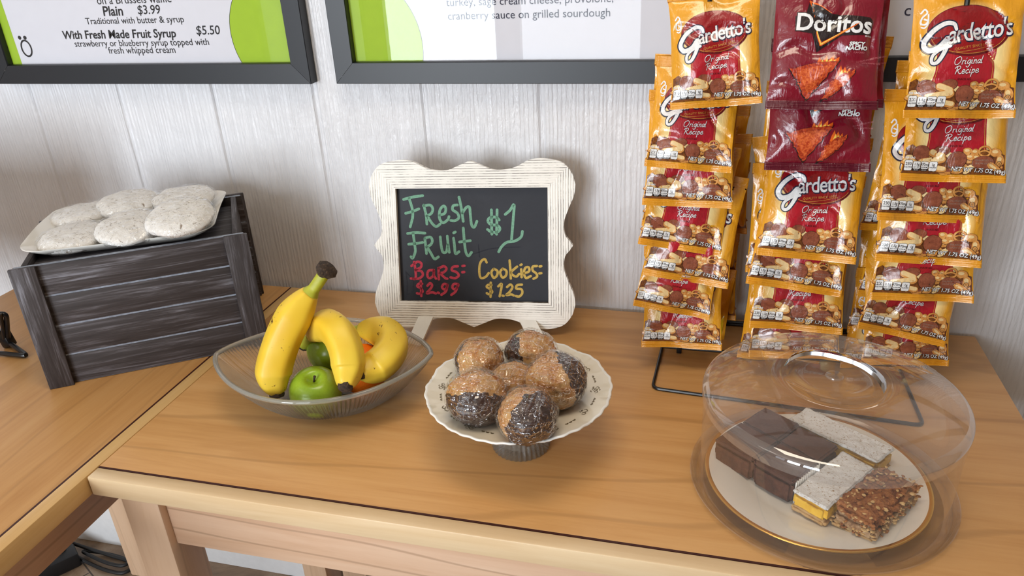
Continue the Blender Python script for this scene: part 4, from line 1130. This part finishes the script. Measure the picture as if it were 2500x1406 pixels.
def bowl_pt(th, t, inner):
    """t 0 at the middle of the base, 1 at the rim"""
    c, s_ = cos(th), sin(th)
    rx, ry = A_*c, B_*s_*abs(s_)**0.42
    bx, by = 0.070*c, 0.046*s_
    q = t**1.0
    if q < 0.25:
        k_ = q/0.25; x, y, z = bx*k_, by*k_, 0.0
    else:
        k_ = (q-0.25)/0.75
        w = k_**0.85
        x, y = bx+(rx-bx)*w, by+(ry-by)*w
        z = (0.068 + 0.008*abs(c)**3 + 0.006*max(0, s_)*(1-abs(c)))*k_**1.45
    rib = 0.0011*sin(th*150 + 4.0*t)*min(1, max(0, (t-0.2)*5))*min(1, (1.02-t)*9)
    if inner:
        k2 = 1-0.030*min(1, t*2); x, y = x*k2, y*k2; z += 0.0045*(1-t*0.9)
    else:
        L_ = sqrt(x*x+y*y)+1e-9; x += rib*x/L_*1.3; y += rib*y/L_*1.3; z += 0.0
    return (x, y, z)
mb = MB(); N_, M_ = 900, 30
pro = [(t/M_, False) for t in range(1, M_+1)] + [(1-t/M_, True) for t in range(0, M_)]
v = [bowl_pt(2*pi*i/N_, t, inn) for t, inn in pro for i in range(N_)]; f = []
for q in range(len(pro)-1):
    for i in range(N_):
        j = (i+1) % N_; f.append((q*N_+i, q*N_+j, (q+1)*N_+j, (q+1)*N_+i))
f.append(tuple(range(N_))[::-1]); f.append(tuple((len(pro)-1)*N_+i for i in range(N_)))
mb.add(v, f); mb.build('bowl', M_BOWL, bowl, angle=60)
rim = [Vector(bowl_pt(2*pi*i/160, 1, False))*0.5 + Vector(bowl_pt(2*pi*i/160, 1, True))*0.5 for i in range(160)]
MB().tube(rim, .0036, 8, True).build('rim', M_RIMG, bowl, angle=0)

# ---- fruit
def banana_mat(seed):
    k = NT('banana_peel'); v = k.coord()
    n = k.noise(v, 14, 3, 0.5); sp = k.noise(v, 120, 3, 0.7)
    base = k.ramp(n, [(0.3, S(226, 184, 44)), (0.7, S(240, 208, 74))])
    fr = k.ramp(k.math('ADD', sp, k.math('MULTIPLY', k.noise(k.coord(loc=(seed, 2, 3)), 22, 2), 0.55)), [(0.965, (0, 0, 0, 1)), (1.0, (1, 1, 1, 1))])
    k.set(color=k.mix(fr, base, S(96, 58, 20)), rough=0.42, spec=0.4, sss=0.08, ssss=0.01)
    k.bump(k.noise(v, 40, 2), 0.12, 0.004); return k.m
M_STEMG = plain('green_yellow_stem', S(176, 178, 50), 0.5, var=0.1)
k = NT('stem_end_brown'); n = k.noise(k.coord(), 260, 5, 0.7); k.set(color=k.ramp(n, [(0.35, S(34, 26, 22)), (0.6, S(74, 56, 42)), (0.75, S(150, 128, 96))]), rough=0.85); k.bump(n, 0.8, 0.003); M_STEMB = k.m
def banana(label, path, r, seed, stem_first=False, crown=False, tipdark=True):
    """path runs from the blossom tip to the stem; parts peel, stem, stem_end, tip"""
    P = [Vector(p) for p in path]
    c = sum(P, Vector())/len(P); base = Vector((c.x, c.y, min(p.z for p in P)))
    t = thing('banana', label, 'banana', base, group='bananas in the glass bowl')
    Q = smooth_path([p-base for p in P], 10); n = len(Q)
    L_ = [0.0]
    for a, b in zip(Q, Q[1:]): L_.append(L_[-1]+(b-a).length)
    tot = L_[-1]; pos = [l/tot for l in L_]
    def rad(q):
        k_ = 0.36 + 0.64*min(1, q/0.15)**0.62
        if q > 0.60: k_ *= 1 - 0.66*min(1, (q-0.60)/0.26)**1.5
        return max(0.0075, r*k_)
    sect = lambda th: 1+0.050*cos(5*th+seed)+0.010*cos(10*th+2*seed)
    cut = max(i for i in range(n) if pos[i] <= 0.83)
    MB().tube(Q[:cut+1], [rad(q) for q in pos[:cut+1]], 30, False, sect=sect).build('peel', banana_mat(seed), t, angle=0)
    st = Q[cut:]; so = MB().tube(st, [rad(q)*1.0 for q in pos[cut:]], 20, sect=sect).build('stem', M_STEMG, t, angle=50)
    d = (Q[-1]-Q[-2]).normalized(); re = rad(1)
    if crown:
        MB().tube([Q[-1]-d*.003, Q[-1]+d*.004, Q[-1]+d*.011, Q[-1]+d*.016], [re*1.0, re*1.75, re*1.65, re*.8], 14, sect=lambda th: 1+.12*sin(3*th)+.07*sin(7*th)).build('stem_end', M_STEMB, so, angle=40)
    else:
        MB().tube([Q[-1]-d*.002, Q[-1]+d*.004, Q[-1]+d*.007], [re*1.03, re*1.06, re*.85], 12, sect=lambda th: 1+.08*sin(3*th)).build('stem_end', M_STEMB, so, angle=40)
    d = (Q[0]-Q[1]).normalized()
    MB().tube([Q[0]-d*.004, Q[0]+d*.002, Q[0]+d*.005, Q[0]+d*.006], [.0098, .0096, .0080, .003], 12, sect=lambda th: 1+.1*sin(4*th)).build('tip', M_STEMB, t, angle=60)
    return t
pt = lambda x, y, yy: at(x, y, 1, yy)
banana('banana standing up at the left of the bowl, stem highest', [pt(676, 962, -.446), pt(667, 912, -.436), pt(683, 848, -.420), pt(708, 790, -.408), pt(738, 742, -.396), pt(765, 706, -.388), pt(783, 680, -.382), pt(790, 668, -.380)], .0248, 1, crown=True)
banana('banana arching over the green apples in the middle', [pt(843, 944, -.452), pt(850, 902, -.430), pt(845, 855, -.417), pt(826, 812, -.402), pt(800, 795, -.382), pt(777, 806, -.362), pt(758, 826, -.348), pt(742, 842, -.340)], .0228, 3)
banana('banana curled around the orange at the right of the bowl', [pt(878, 911, -.418), pt(908, 899, -.398), pt(944, 870, -.375), pt(957, 838, -.350), pt(935, 812, -.328), pt(898, 806, -.314), pt(866, 808, -.304), pt(850, 812, -.300)], .0238, 5)
k = NT('green_apple_skin'); v = k.coord()
k.set(color=k.ramp(k.math('ADD', k.math('MULTIPLY', k.noise(v, 22, 3), .8), k.math('MULTIPLY', k.noise(v, 420, 2), .2)), [(0.3, S(132, 166, 36)), (0.7, S(168, 198, 64))]), rough=0.25, spec=0.5, sss=0.05, ssss=0.01); M_APPLE = k.m
def apple(label, c, r, rot, seed):
    t = thing('green_apple', label, 'apple', (c[0], c[1], c[2]-r*0.9), rot, 'green apples in the glass bowl')
    def fn(u, v):
        th = 2*pi*u; ph = pi*v - pi/2
        rr = r*(1.0 + 0.05*sin(ph)) * cos(ph)**0.86 if abs(cos(ph)) > 1e-6 else 0
        rr *= 1 + 0.025*cos(5*th+seed)*max(0, -sin(ph)) + 0.02*cos(2*th+seed)
        z = r*0.90*sin(ph) - r*0.30*math.exp(-(rr/(r*0.26))**2)*(1 if ph > 0 else -0.6)
        return (rr*cos(th), rr*sin(th), z + r*0.9)
    MB().grid(fn, 48, 40, True).build('skin', M_APPLE, t, angle=0)
    MB().tube([(0, 0, r*1.42), (.001, 0, r*1.62), (.0025, .001, r*1.80)], [.0017, .0014, .0019], 8).build('stem', M_STEMB, t)
    return t
apple('green apple at the front of the glass bowl', (-.2520, -.4070, T+.0490), .0365, (.34, .05, .4), 1)
apple('green apple behind, under the arching banana', (-.2700, -.3330, T+.0640), .0360, (.25, .1, 1.4), 2)
orange = thing('orange', 'orange half hidden behind the curled banana', 'orange', (-.2010, -.3560, T+.0155))
k = NT('orange_rind'); v = k.coord(); k.set(color=k.ramp(k.noise(v, 16, 3), [(.3, S(232, 104, 8)), (.7, S(244, 124, 18))]), rough=0.38, spec=0.45, sss=.06, ssss=.01); k.bump(k.noise(v, 420, 2), .25, .002)
MB().grid(lambda u, v: (.0375*cos(2*pi*u)*cos(pi*(v-.5)), .0375*sin(2*pi*u)*cos(pi*(v-.5)), .0375+.0365*sin(pi*(v-.5))), 40, 28, True).build('rind', k.m, orange, angle=0)
MB().tube([(0, 0, .0735), (0, 0, .0748)], [.003, .002], 8).build('stem_button', M_STEMG, orange)

# ------------------------------------------------------------------ cake stand with dipped macaroons
SX, SY = 0.0520, -0.4190
stand = thing('cake_stand', 'cream scalloped cake plate on a clear ribbed glass foot', 'cake stand', (SX, SY, T))
M_CREAMCH = ceramic('cream_glazed_china', S(228, 220, 202)); M_GOLDPR = plain('worn_gold_transfer', S(132, 118, 92), 0.4, metal=0.3, var=0.25, vscale=300)
M_WHITERIM = ceramic('white_china_edge', S(236, 234, 228))
def scal(th, k, r, z):
    a = abs(sin(6*th)); s_ = (1 + 0.020*(sqrt(a) - 0.6) + 0.010*cos(12*th)*0.0 + 0.006*cos(36*th)) if r > .105 else 1 + 0.020*(sqrt(a)-.6)*max(0, (r-.085)/.02)
    return r*s_, z + (0.0025*(a-.6) if r > .10 else 0)
PZ = 0.078
prof = [(.0005, PZ+.0045), (.030, PZ+.0045), (.066, PZ+.0046), (.074, PZ+.0062), (.082, PZ+.0085), (.100, PZ+.0108), (.1120, PZ+.0125), (.1165, PZ+.0135)]
MB().lathe(prof, 288, scal).build('plate', M_CREAMCH, stand, angle=0)
MB().lathe([(.1165, PZ+.0135), (.1185, PZ+.0142), (.1200, PZ+.0138), (.1203, PZ+.0125), (.1190, PZ+.0108), (.112, PZ+.0078), (.082, PZ+.003), (.066, PZ), (.0005, PZ)], 288, scal).build('plate_edge', M_WHITERIM, stand, angle=0)
def plate_z(r):
    for (a, za), (b, zb) in zip(prof, prof[1:]):
        if a <= r <= b: return za+(zb-za)*(r-a)/(b-a)
    return prof[-1][1]
orn = MB()
def curl(th0, r0, P, wd):
    """small printed scroll: P in (along the rim, outward) mm"""
    Q = smooth_path([Vector((a, b)) for a, b in P], 4); pts = []
    for q in Q:
        r = r0+q.y*.001; th = th0+q.x*.001/r0
        pts.append(Vector((r*cos(th), r*sin(th), plate_z(r)+.0004)))
    n_ = len(pts); v = []
    for i, p in enumerate(pts):
        d = (pts[min(i+1, n_-1)]-pts[max(i-1, 0)]); d.z = 0; d.normalize(); s_ = Vector((-d.y, d.x, 0))*wd*.5*(0.4+0.9*sin(pi*(i+.5)/n_))
        v += [p+s_, p-s_]
    orn.add(v, [(2*i, 2*i+1, 2*i+3, 2*i+2) for i in range(n_-1)])
for kx in range(12):
    t0 = 2*pi*kx/12 + .13
    if kx % 2 == 0:
        for P in ([(-7, 0), (-5, 3), (-2, 2), (-3, -1), (-5, 0)], [(-1, -3), (1, -1), (4, -2), (3, -4), (1, -3)], [(2, 3), (4, 5), (7, 3), (6, 1)], [(-4, -4), (-2, -6), (0, -5)], [(5, -1), (7, -3), (8, -1)], [(-1, 1), (1, 3), (2, 1), (0, 0)], [(-2, 5), (0, 6), (2, 5)], [(3, 0), (5, 1)]): curl(t0, .099, P, .0009)
    else:
        for P in ([(-6, 1), (-3, 4), (0, 3), (-1, 0), (-4, 0)], [(1, 1), (4, 3), (7, 0), (5, -2)], [(0, -2), (2, -4), (4, -3)], [(-2, -3), (-1, -5)]): curl(t0, .099, P, .0010)
    for j in (-1, 0, 1):
        curl(t0+2*pi/24+j*.058, .100, [(-2.2, -.6), (0, .9), (2.2, -.2)], .0017)
orn.build('gold_transfer_pattern', M_GOLDPR, stand, smooth=False, fix=False)
M_FOOT = glassy('clear_ribbed_glass', (0.985, 0.99, 0.985, 1), 0.10)  # white share lifts the foot in place of caught light
rib = lambda th, k_, r, z: (r*(1+.022*sin(36*th)*(1 if k_ < 8 else 0)), z)
MB().lathe([(.0005, .004), (.030, .004), (.0375, .0), (.0385, .002), (.0375, .012), (.0340, .026), (.0320, .045), (.0330, .062), (.0370, .0735), (.0385, PZ), (.034, PZ), (.029, .062), (.028, .045), (.029, .026), (.031, .012), (.0005, .010)], 144, rib).build('glass_foot', M_FOOT, stand, angle=50)

k = NT('toasted_coconut'); v = k.coord(); n = k.noise(v, 46, 6, 0.72, 0.7)
k.set(color=k.ramp(n, [(0.30, S(166, 88, 36)), (0.43, S(222, 152, 84)), (0.60, S(242, 194, 132)), (0.75, S(196, 112, 54))]), rough=0.7, spec=0.25); k.bump(k.noise(v, 110, 6, 0.75), 1.0, 0.006); M_COCO = k.m
k = NT('dark_chocolate_dip'); v = k.coord(); n = k.noise(v, 60, 4, 0.6); k.set(color=k.ramp(n, [(.3, S(40, 22, 18)), (.7, S(66, 40, 34))]), rough=0.36, spec=0.5); k.bump(n, 0.5, 0.004); M_CHOC = k.m
M_WRAP2 = clear('crinkled_cling_film', tint=(0.985, 0.985, 0.985, 1), base=0.09, edge=0.55, power=3.0, rough=0.03, wr=1.0, wscale=50, wd=0.007)
def macaroon(label, c, r, dip, cut, seed, rz=0.0):
    t = thing('wrapped_macaroon', label, 'macaroon', (c[0], c[1], c[2]-r*.86), group='chocolate dipped macaroons on the cake stand')
    o = Vector((seed*1.7, seed*.9, seed*2.3)); dip = Vector(dip).normalized()
    def shape(d):
        k_ = 1 + 0.10*noise.noise(d*1.6+o) + 0.055*noise.noise(d*4.5+o) + 0.030*noise.noise(d*10+o)
        z = d.z*0.86 if d.z > 0 else max(d.z*0.86, -.78+.05*noise.noise(d*3+o))
        return Vector((d.x*k_, d.y*k_, z*k_))*r
    b = bmesh.new(); bmesh.ops.create_icosphere(b, subdivisions=5, radius=1)
    dirs = [p.co.normalized() for p in b.verts]
    for p, d in zip(b.verts, dirs): p.co = shape(d) + Vector((0, 0, r*.86))
    core = MB(); core.bm(b.copy()); core.build('coconut_body', M_COCO, t, angle=0)
    if cut < 1:
        for p, d in zip(b.verts, dirs):
            s_ = d.dot(dip) + 0.16*noise.noise(d*3.2+o) + 0.07*noise.noise(d*9+o) - cut
            p.co = (shape(d)*(1.045 if s_ > .05 else 1.0 + .045*max(-.4, s_/.05))) + Vector((0, 0, r*.86))
        dele = [p for p, d in zip(b.verts, dirs) if d.dot(dip) + 0.16*noise.noise(d*3.2+o) + 0.07*noise.noise(d*9+o) - cut < -.05]
        bmesh.ops.delete(b, geom=dele, context='VERTS')
        ch = MB(); ch.bm(b); ch.build('chocolate_coating', M_CHOC, t, angle=0, fix=False)
    else: b.free()
    b = bmesh.new(); bmesh.ops.create_icosphere(b, subdivisions=5, radius=1)
    for p in b.verts:
        d = p.co.normalized(); a = atan2(d.y, d.x)
        fold = 0.030*abs(noise.noise(Vector((d.x*7, d.y*7, d.z*2.2))+o)) + 0.016*abs(sin(a*9+seed+d.z*3))
        w_ = Vector((d.x, d.y, d.z*0.86 if d.z > 0 else max(d.z*.86, -.84)))
        p.co = w_*r*(1.085 + 0.07*noise.noise(d*1.6+o) + fold) + Vector((0, 0, r*.90))
    wr_ = MB(); wr_.bm(b); wr_.build('plastic_wrap', M_WRAP2, t, angle=0)
    return t
mz = T + PZ + .0045 + .031
MC = [('rear left on the plate, with a dark left edge', (-.004, -.399), .0330, (-.9, .15, -.35), .45), ('at the rear right, chocolate on its left side', (.058, -.366), .0330, (-.85, -.2, -.25), .25),
      ('at the left, its lower half chocolate', (.018, -.486), .0365, (.1, -.72, -.62), .02), ('small, in the centre of the heap', (.0490, -.432), .0275, (0, .9, -.3), .72),
      ('at the right, chocolate on its far upper side', (.1050, -.4350), .0375, (.85, .45, .25), .35), ('at the front, chocolate on its right side', (.0860, -.5100), .0345, (.70, -.45, -.1), .0)]
for i, (wh, c, r, d, cu) in enumerate(MC): macaroon('coconut macaroon in cling film, %s' % wh, (c[0], c[1], T+PZ+.0060+r*.84), r, d, cu, i+3)

# ------------------------------------------------------------------ covered cake plate with bars
TX, TY = 0.4255, -0.4260
M_DOME = clear('clear_acrylic', tint=(0.98, 0.977, 0.975, 1), base=0.040, edge=0.60, power=3.2, rough=0.03, haze=0.05)  # slight pale haze painted in so the dome wall shows
M_SHOULD = clear('acrylic_shoulder', tint=(0.93, 0.93, 0.93, 1), base=0.10, edge=0.6, power=2.2, rough=0.03, haze=0.16)  # pale haze painted in to draw the window's reflection along the edge
M_DTOP = clear('acrylic_top', tint=(0.965, 0.96, 0.955, 1), base=0.038, edge=0.60, power=3.2, rough=0.03, haze=0.08)  # haze stands in for the room reflected in the top
M_TRAY = clear('clear_acrylic_tray', tint=(0.95, 0.94, 0.93, 1), base=0.05, edge=0.6, power=3.0, rough=0.05, haze=0.05)
k = NT('polished_chrome'); k.set(color=S(225, 225, 228), rough=0.07, metal=1.0); M_CHROME = k.m
k = NT('gold_band'); k.set(color=S(214, 166, 84), rough=0.22, metal=0.9); M_GOLD = k.m
tray = thing('cake_tray', 'clear round plastic tray under the dome', 'tray', (TX, TY, T))
MB().lathe([(.0005, .0), (.136, .0), (.1440, .0015), (.1485, .0055), (.1510, .0080), (.1520, .0078), (.1500, .0035), (.1440, .0), (.1440, .0035), (.136, .0030), (.0005, .0030)], 128).build('tray', M_TRAY, tray, angle=40)
cover = thing('cake_dome', 'clear plastic cake dome with a chrome handle', 'cake cover', (TX, TY, T+.0035))
dome = [(.1400, .0), (.1404, .03), (.1412, .08), (.1428, .108), (.1440, .118), (.1436, .1235), (.1410, .1275), (.134, .1310), (.118, .1365), (.095, .1425), (.070, .1468), (.0560, .1482), (.0545, .1470), (.03, .1482), (.0005, .1487)]
MB().lathe(dome[:5], 128).build('dome_wall', M_DOME, cover, angle=60)
MB().lathe([(.1428, .108), (.1438, .1150), (.14415, .1190), (.1439, .1222), (.1428, .1250), (.1405, .1274), (.1370, .1294)], 128).build('shoulder', M_SHOULD, cover, angle=0)
MB().lathe([(.1370, .1294)] + dome[8:], 128).build('dome_top', M_DTOP, cover, angle=60)
MB().lathe([(.0005, .1510), (.0090, .1508), (.0098, .1496), (.0098, .1484)], 40).build('rivet_disc', M_SHOULD, cover, angle=40)
hp = []
hx = Matrix.Rotation(radians(-21.5), 4, 'Z')
mb = MB(); n_ = 36; v = []; f = []
for i in range(n_+1):
    s_ = i/n_*2-1
    z = .1490 + .0255*max(0, 1-abs(s_)**2.6)**0.75
    wd = .0052 + .0050*abs(s_)**6; hh = .0024 if abs(s_) < .95 else .0015
    x = .054*s_
    for a, b2 in ((-1, -1), (-.7, .75), (0, 1), (.7, .75), (1, -1)): v.append((x, a*wd, z + b2*hh + .0015))
for i in range(n_):
    for q in range(5): f.append((i*5+q, i*5+(q+1) % 5, (i+1)*5+(q+1) % 5, (i+1)*5+q))
f += [(4, 3, 2, 1, 0), tuple(n_*5+q for q in range(5))]
mb.add(v, f, 0, hx); mb.build('handle', M_CHROME, cover, angle=35)
cplate = thing('dessert_plate', 'white plate with a gold band under the plastic dome', 'plate', (TX-.006, TY-.005, T+.0035))
pp = [(.0005, .0048), (.074, .0048), (.082, .0062), (.092, .0098), (.110, .0118), (.1232, .0132)]
MB().lathe(pp + [(.1232, .0132)], 128).build('plate', M_CHINA, cplate, angle=0)
MB().lathe([(.1232, .0132), (.1262, .0138), (.1280, .0136), (.1284, .0126), (.1270, .0118)], 128).build('gold_band', M_GOLD, cplate, angle=0)
MB().lathe([(.1270, .0118), (.110, .0092), (.090, .0060), (.076, .0010), (.070, 0), (.066, .0010), (.0005, .0014)], 128).build('underside', M_CHINA, cplate, angle=0)

def rough_block(L_, W_, z0, z1, seed, amp=.0014, n=(22, 18, 8), bev=.004, topamp=None):
    """block with crumbly faces, one corner at the origin"""
    o = Vector((seed*1.3, seed*2.1, seed*.7)); H_ = z1-z0
    b = bmesh.new(); bmesh.ops.create_cube(b, size=1)
    for p in b.verts: p.co = ((p.co.x+.5)*L_, (p.co.y+.5)*W_, z0+(p.co.z+.5)*H_)
    bmesh.ops.bevel(b, geom=b.edges[:], offset=min(bev, H_*.35), segments=2, affect='EDGES')
    step = .0021
    for ax, ln, st in ((0, L_, 0), (1, W_, 0), (2, H_, z0)):
        q = step
        while q < ln-.0005:
            co = [0, 0, 0]; co[ax] = st+q; no = [0, 0, 0]; no[ax] = 1
            bmesh.ops.bisect_plane(b, geom=b.verts[:]+b.edges[:]+b.faces[:], plane_co=co, plane_no=no); q += step
    b.normal_update()
    for p in b.verts:
        d = noise.noise(p.co*170+o)*.6 + noise.noise(p.co*70+o) + .5*noise.noise(p.co*420+o)
        k_ = amp if (topamp is None or p.normal.z < .5) else topamp
        s_ = p.normal*d*k_
        if p.co.z < z0+.0006: s_.z = 0
        p.co += s_
    bmesh.ops.triangulate(b, faces=[f_ for f_ in b.faces if len(f_.verts) > 4])
    return b
U = Vector((.8, -.6, 0)); V_ = Vector((.6, .8, 0)); O_ = Vector((.301, -.420, T+.0035+.0060)); BA = atan2(-.6, .8)
def crumb(name, stops, scale, rough=.8, bs=1.0, sc2=None):
    k = NT(name); v = k.coord(); n = k.noise(v, scale, 6, .72, .5)
    k.set(color=k.ramp(n, stops), rough=rough, spec=.3); k.bump(k.noise(v, scale*2.2, 5, .7), .7*bs, .003); return k.m
M_BROWN = crumb('brownie_crumb', [(.3, S(46, 24, 16)), (.55, S(84, 48, 32)), (.75, S(104, 64, 44))], 90)
M_GANACHE = crumb('brownie_glaze', [(.3, S(66, 38, 28)), (.7, S(92, 58, 46))], 30, .34, .4)
M_LEMON = crumb('lemon_curd', [(.3, S(214, 158, 30)), (.7, S(238, 196, 70))], 60, .4, .5)
M_CRUST = crumb('short_crust', [(.3, S(196, 150, 92)), (.7, S(224, 190, 136))], 110)
M_ICING = crumb('icing_sugar_top', [(.36, S(176, 146, 112)), (.44, S(246, 243, 239)), (.8, S(252, 251, 250))], 330, .9)
M_OAT = crumb('toasted_oat_crumble', [(.28, S(60, 30, 20)), (.40, S(140, 78, 40)), (.56, S(186, 122, 68)), (.70, S(104, 52, 30))], 120, .55, 1.4)
M_OATSIDE = crumb('oat_and_fruit_layer', [(.3, S(84, 46, 32)), (.45, S(160, 120, 82)), (.65, S(206, 176, 138)), (.8, S(120, 74, 50))], 95, .6, 1.2)
def bar(nm, label, cat, u, v_, L_, W_, parts, group, seed, dz=0.0, yaw=0.0):
    p = O_ + U*u + V_*v_; p.z += dz
    t = thing(nm, label, cat, p, (0, 0, BA+yaw), group)
    for j, (pn, z0, z1, m, amp, ta) in enumerate(parts):
        g = .0006 if j else 0
        MB().bm(rough_block(L_, W_, z0, z1, seed+j, amp, topamp=ta)).build(pn, m, t, angle=0)
    return t
BRW = [('cake', 0, .030, M_BROWN, .0013, None), ('glaze', .0285, .0345, M_GANACHE, .0008, .0005)]
GBR = 'brownies under the cake dome'
bar('brownie', 'dark brownie at the front left under the dome', 'brownie', .000, .000, .055, .053, BRW, GBR, 1)
bar('brownie', 'dark brownie at the front beside the lemon bar', 'brownie', .0565, -.001, .053, .053, BRW, GBR, 2)
bar('brownie', 'dark brownie at the rear left under the dome', 'brownie', .001, .0545, .052, .049, BRW, GBR, 3)
bar('brownie', 'dark brownie at the rear against the long lemon bar', 'brownie', .055, .053, .053, .045, BRW, GBR, 4)
LMN = [('crust', 0, .008, M_CRUST, .0014, None), ('lemon_filling', .0072, .026, M_LEMON, .0009, None), ('sugar_topping', .0252, .0295, M_ICING, .0012, .0012)]
bar('lemon_bar', 'powdered lemon bar at the front with its yellow side showing', 'lemon bar', .1135, -.006, .0415, .104, LMN, 'lemon bars under the cake dome', 11)
bar('lemon_bar', 'long powdered lemon bar at the rear under the dome', 'lemon bar', .034, .1085, .118, .040, LMN, 'lemon bars under the cake dome', 14)
ob = bar('oat_crumble_bar', 'oat and fruit crumble bar at the front right under the dome', 'crumble bar', .1565, .006, .0475, .098, [('crust', 0, .0065, M_CRUST, .0014, None), ('fruit_filling', .006, .022, M_OATSIDE, .0026, None), ('crumble_topping', .021, .0325, M_OAT, .0034, .0040)], 'bars under the cake dome', 17)
rf = random.Random(44); fk = MB()
for i in range(260):
    top_ = i < 150
    x_, y_, z_ = (rf.uniform(.002, .0455), rf.uniform(.002, .096), .0335) if top_ else rf.choice(((rf.uniform(0, .0475), -.0004, rf.uniform(.006, .030)), (.0480, rf.uniform(0, .098), rf.uniform(.006, .030))))
    b = bmesh.new(); bmesh.ops.create_icosphere(b, subdivisions=1, radius=1)
    q = rf.uniform(.0013, .0030)
    fk.bm(b, 0 if rf.random() < .6 else 1, Matrix.Translation((x_, y_, z_)) @ Matrix.Rotation(rf.uniform(0, 3), 4, 'Z') @ Matrix.Rotation(rf.uniform(-.6, .6), 4, 'X') @ Matrix.Diagonal((q*1.2, q*.85, q*.5, 1)))
fo = fk.build('oat_flakes', [M_OAT, M_CRUST], ob, angle=30); fo['kind'] = 'stuff'
M_PLEAT = plain('white_baking_paper', S(232, 230, 224), .8, var=.03)
p = O_ + U*.1115 + V_*.002
pl_ = thing('paper_liner', 'white pleated paper edge between brownie and lemon bar', 'paper liner', p, (0, 0, BA))
o = MB().grid(lambda u, v: (.0010*sin(u*2*pi*11), u*.050, v*.034), 120, 4).build('pleated_paper', M_PLEAT, pl_, angle=0)
sd = o.modifiers.new('thick', 'SOLIDIFY'); sd.thickness = .0003

# ------------------------------------------------------------------ under the tables: power strip plug and its cord
M_RUBBER = plain('black_rubber', S(22, 22, 24), .55, var=.1)
M_REDSW = plain('red_plastic', S(190, 26, 40), .4)
ad = thing('power_strip', 'black power strip on the floor under the left table', 'power strip', (-1.300, -.135, 0), (0, 0, .95))
MB().box(-.075, .075, -.028, .028, 0, .042, .006).build('housing', M_RUBBER, ad)
MB().box(-.030, .012, -.022, .022, .040, .072, .005).build('plug', M_RUBBER, ad)
MB().box(-.066, -.046, -.010, .010, .0415, .0480, .003).build('red_switch', M_REDSW, ad)
cord = thing('extension_lead', 'looped black cord on the floor behind the left table leg', 'cord', (-1.2, -.07, 0))
cp = [(-.085, -.030, .06), (-.070, -.012, .03), (-.03, -.012, .007), (.04, -.026, .007), (.095, -.026, .007), (.105, .000, .007), (.06, .018, .007), (-.01, .022, .008), (-.055, .012, .014), (-.02, .000, .016), (.04, -.012, .016), (.085, -.012, .016), (.090, .004, .016), (.03, .012, .016), (-.06, .020, .02), (-.10, .006, .05)]
MB().tube(smooth_path(cp, 8), .0045, 8).build('cable', M_RUBBER, cord, angle=0)
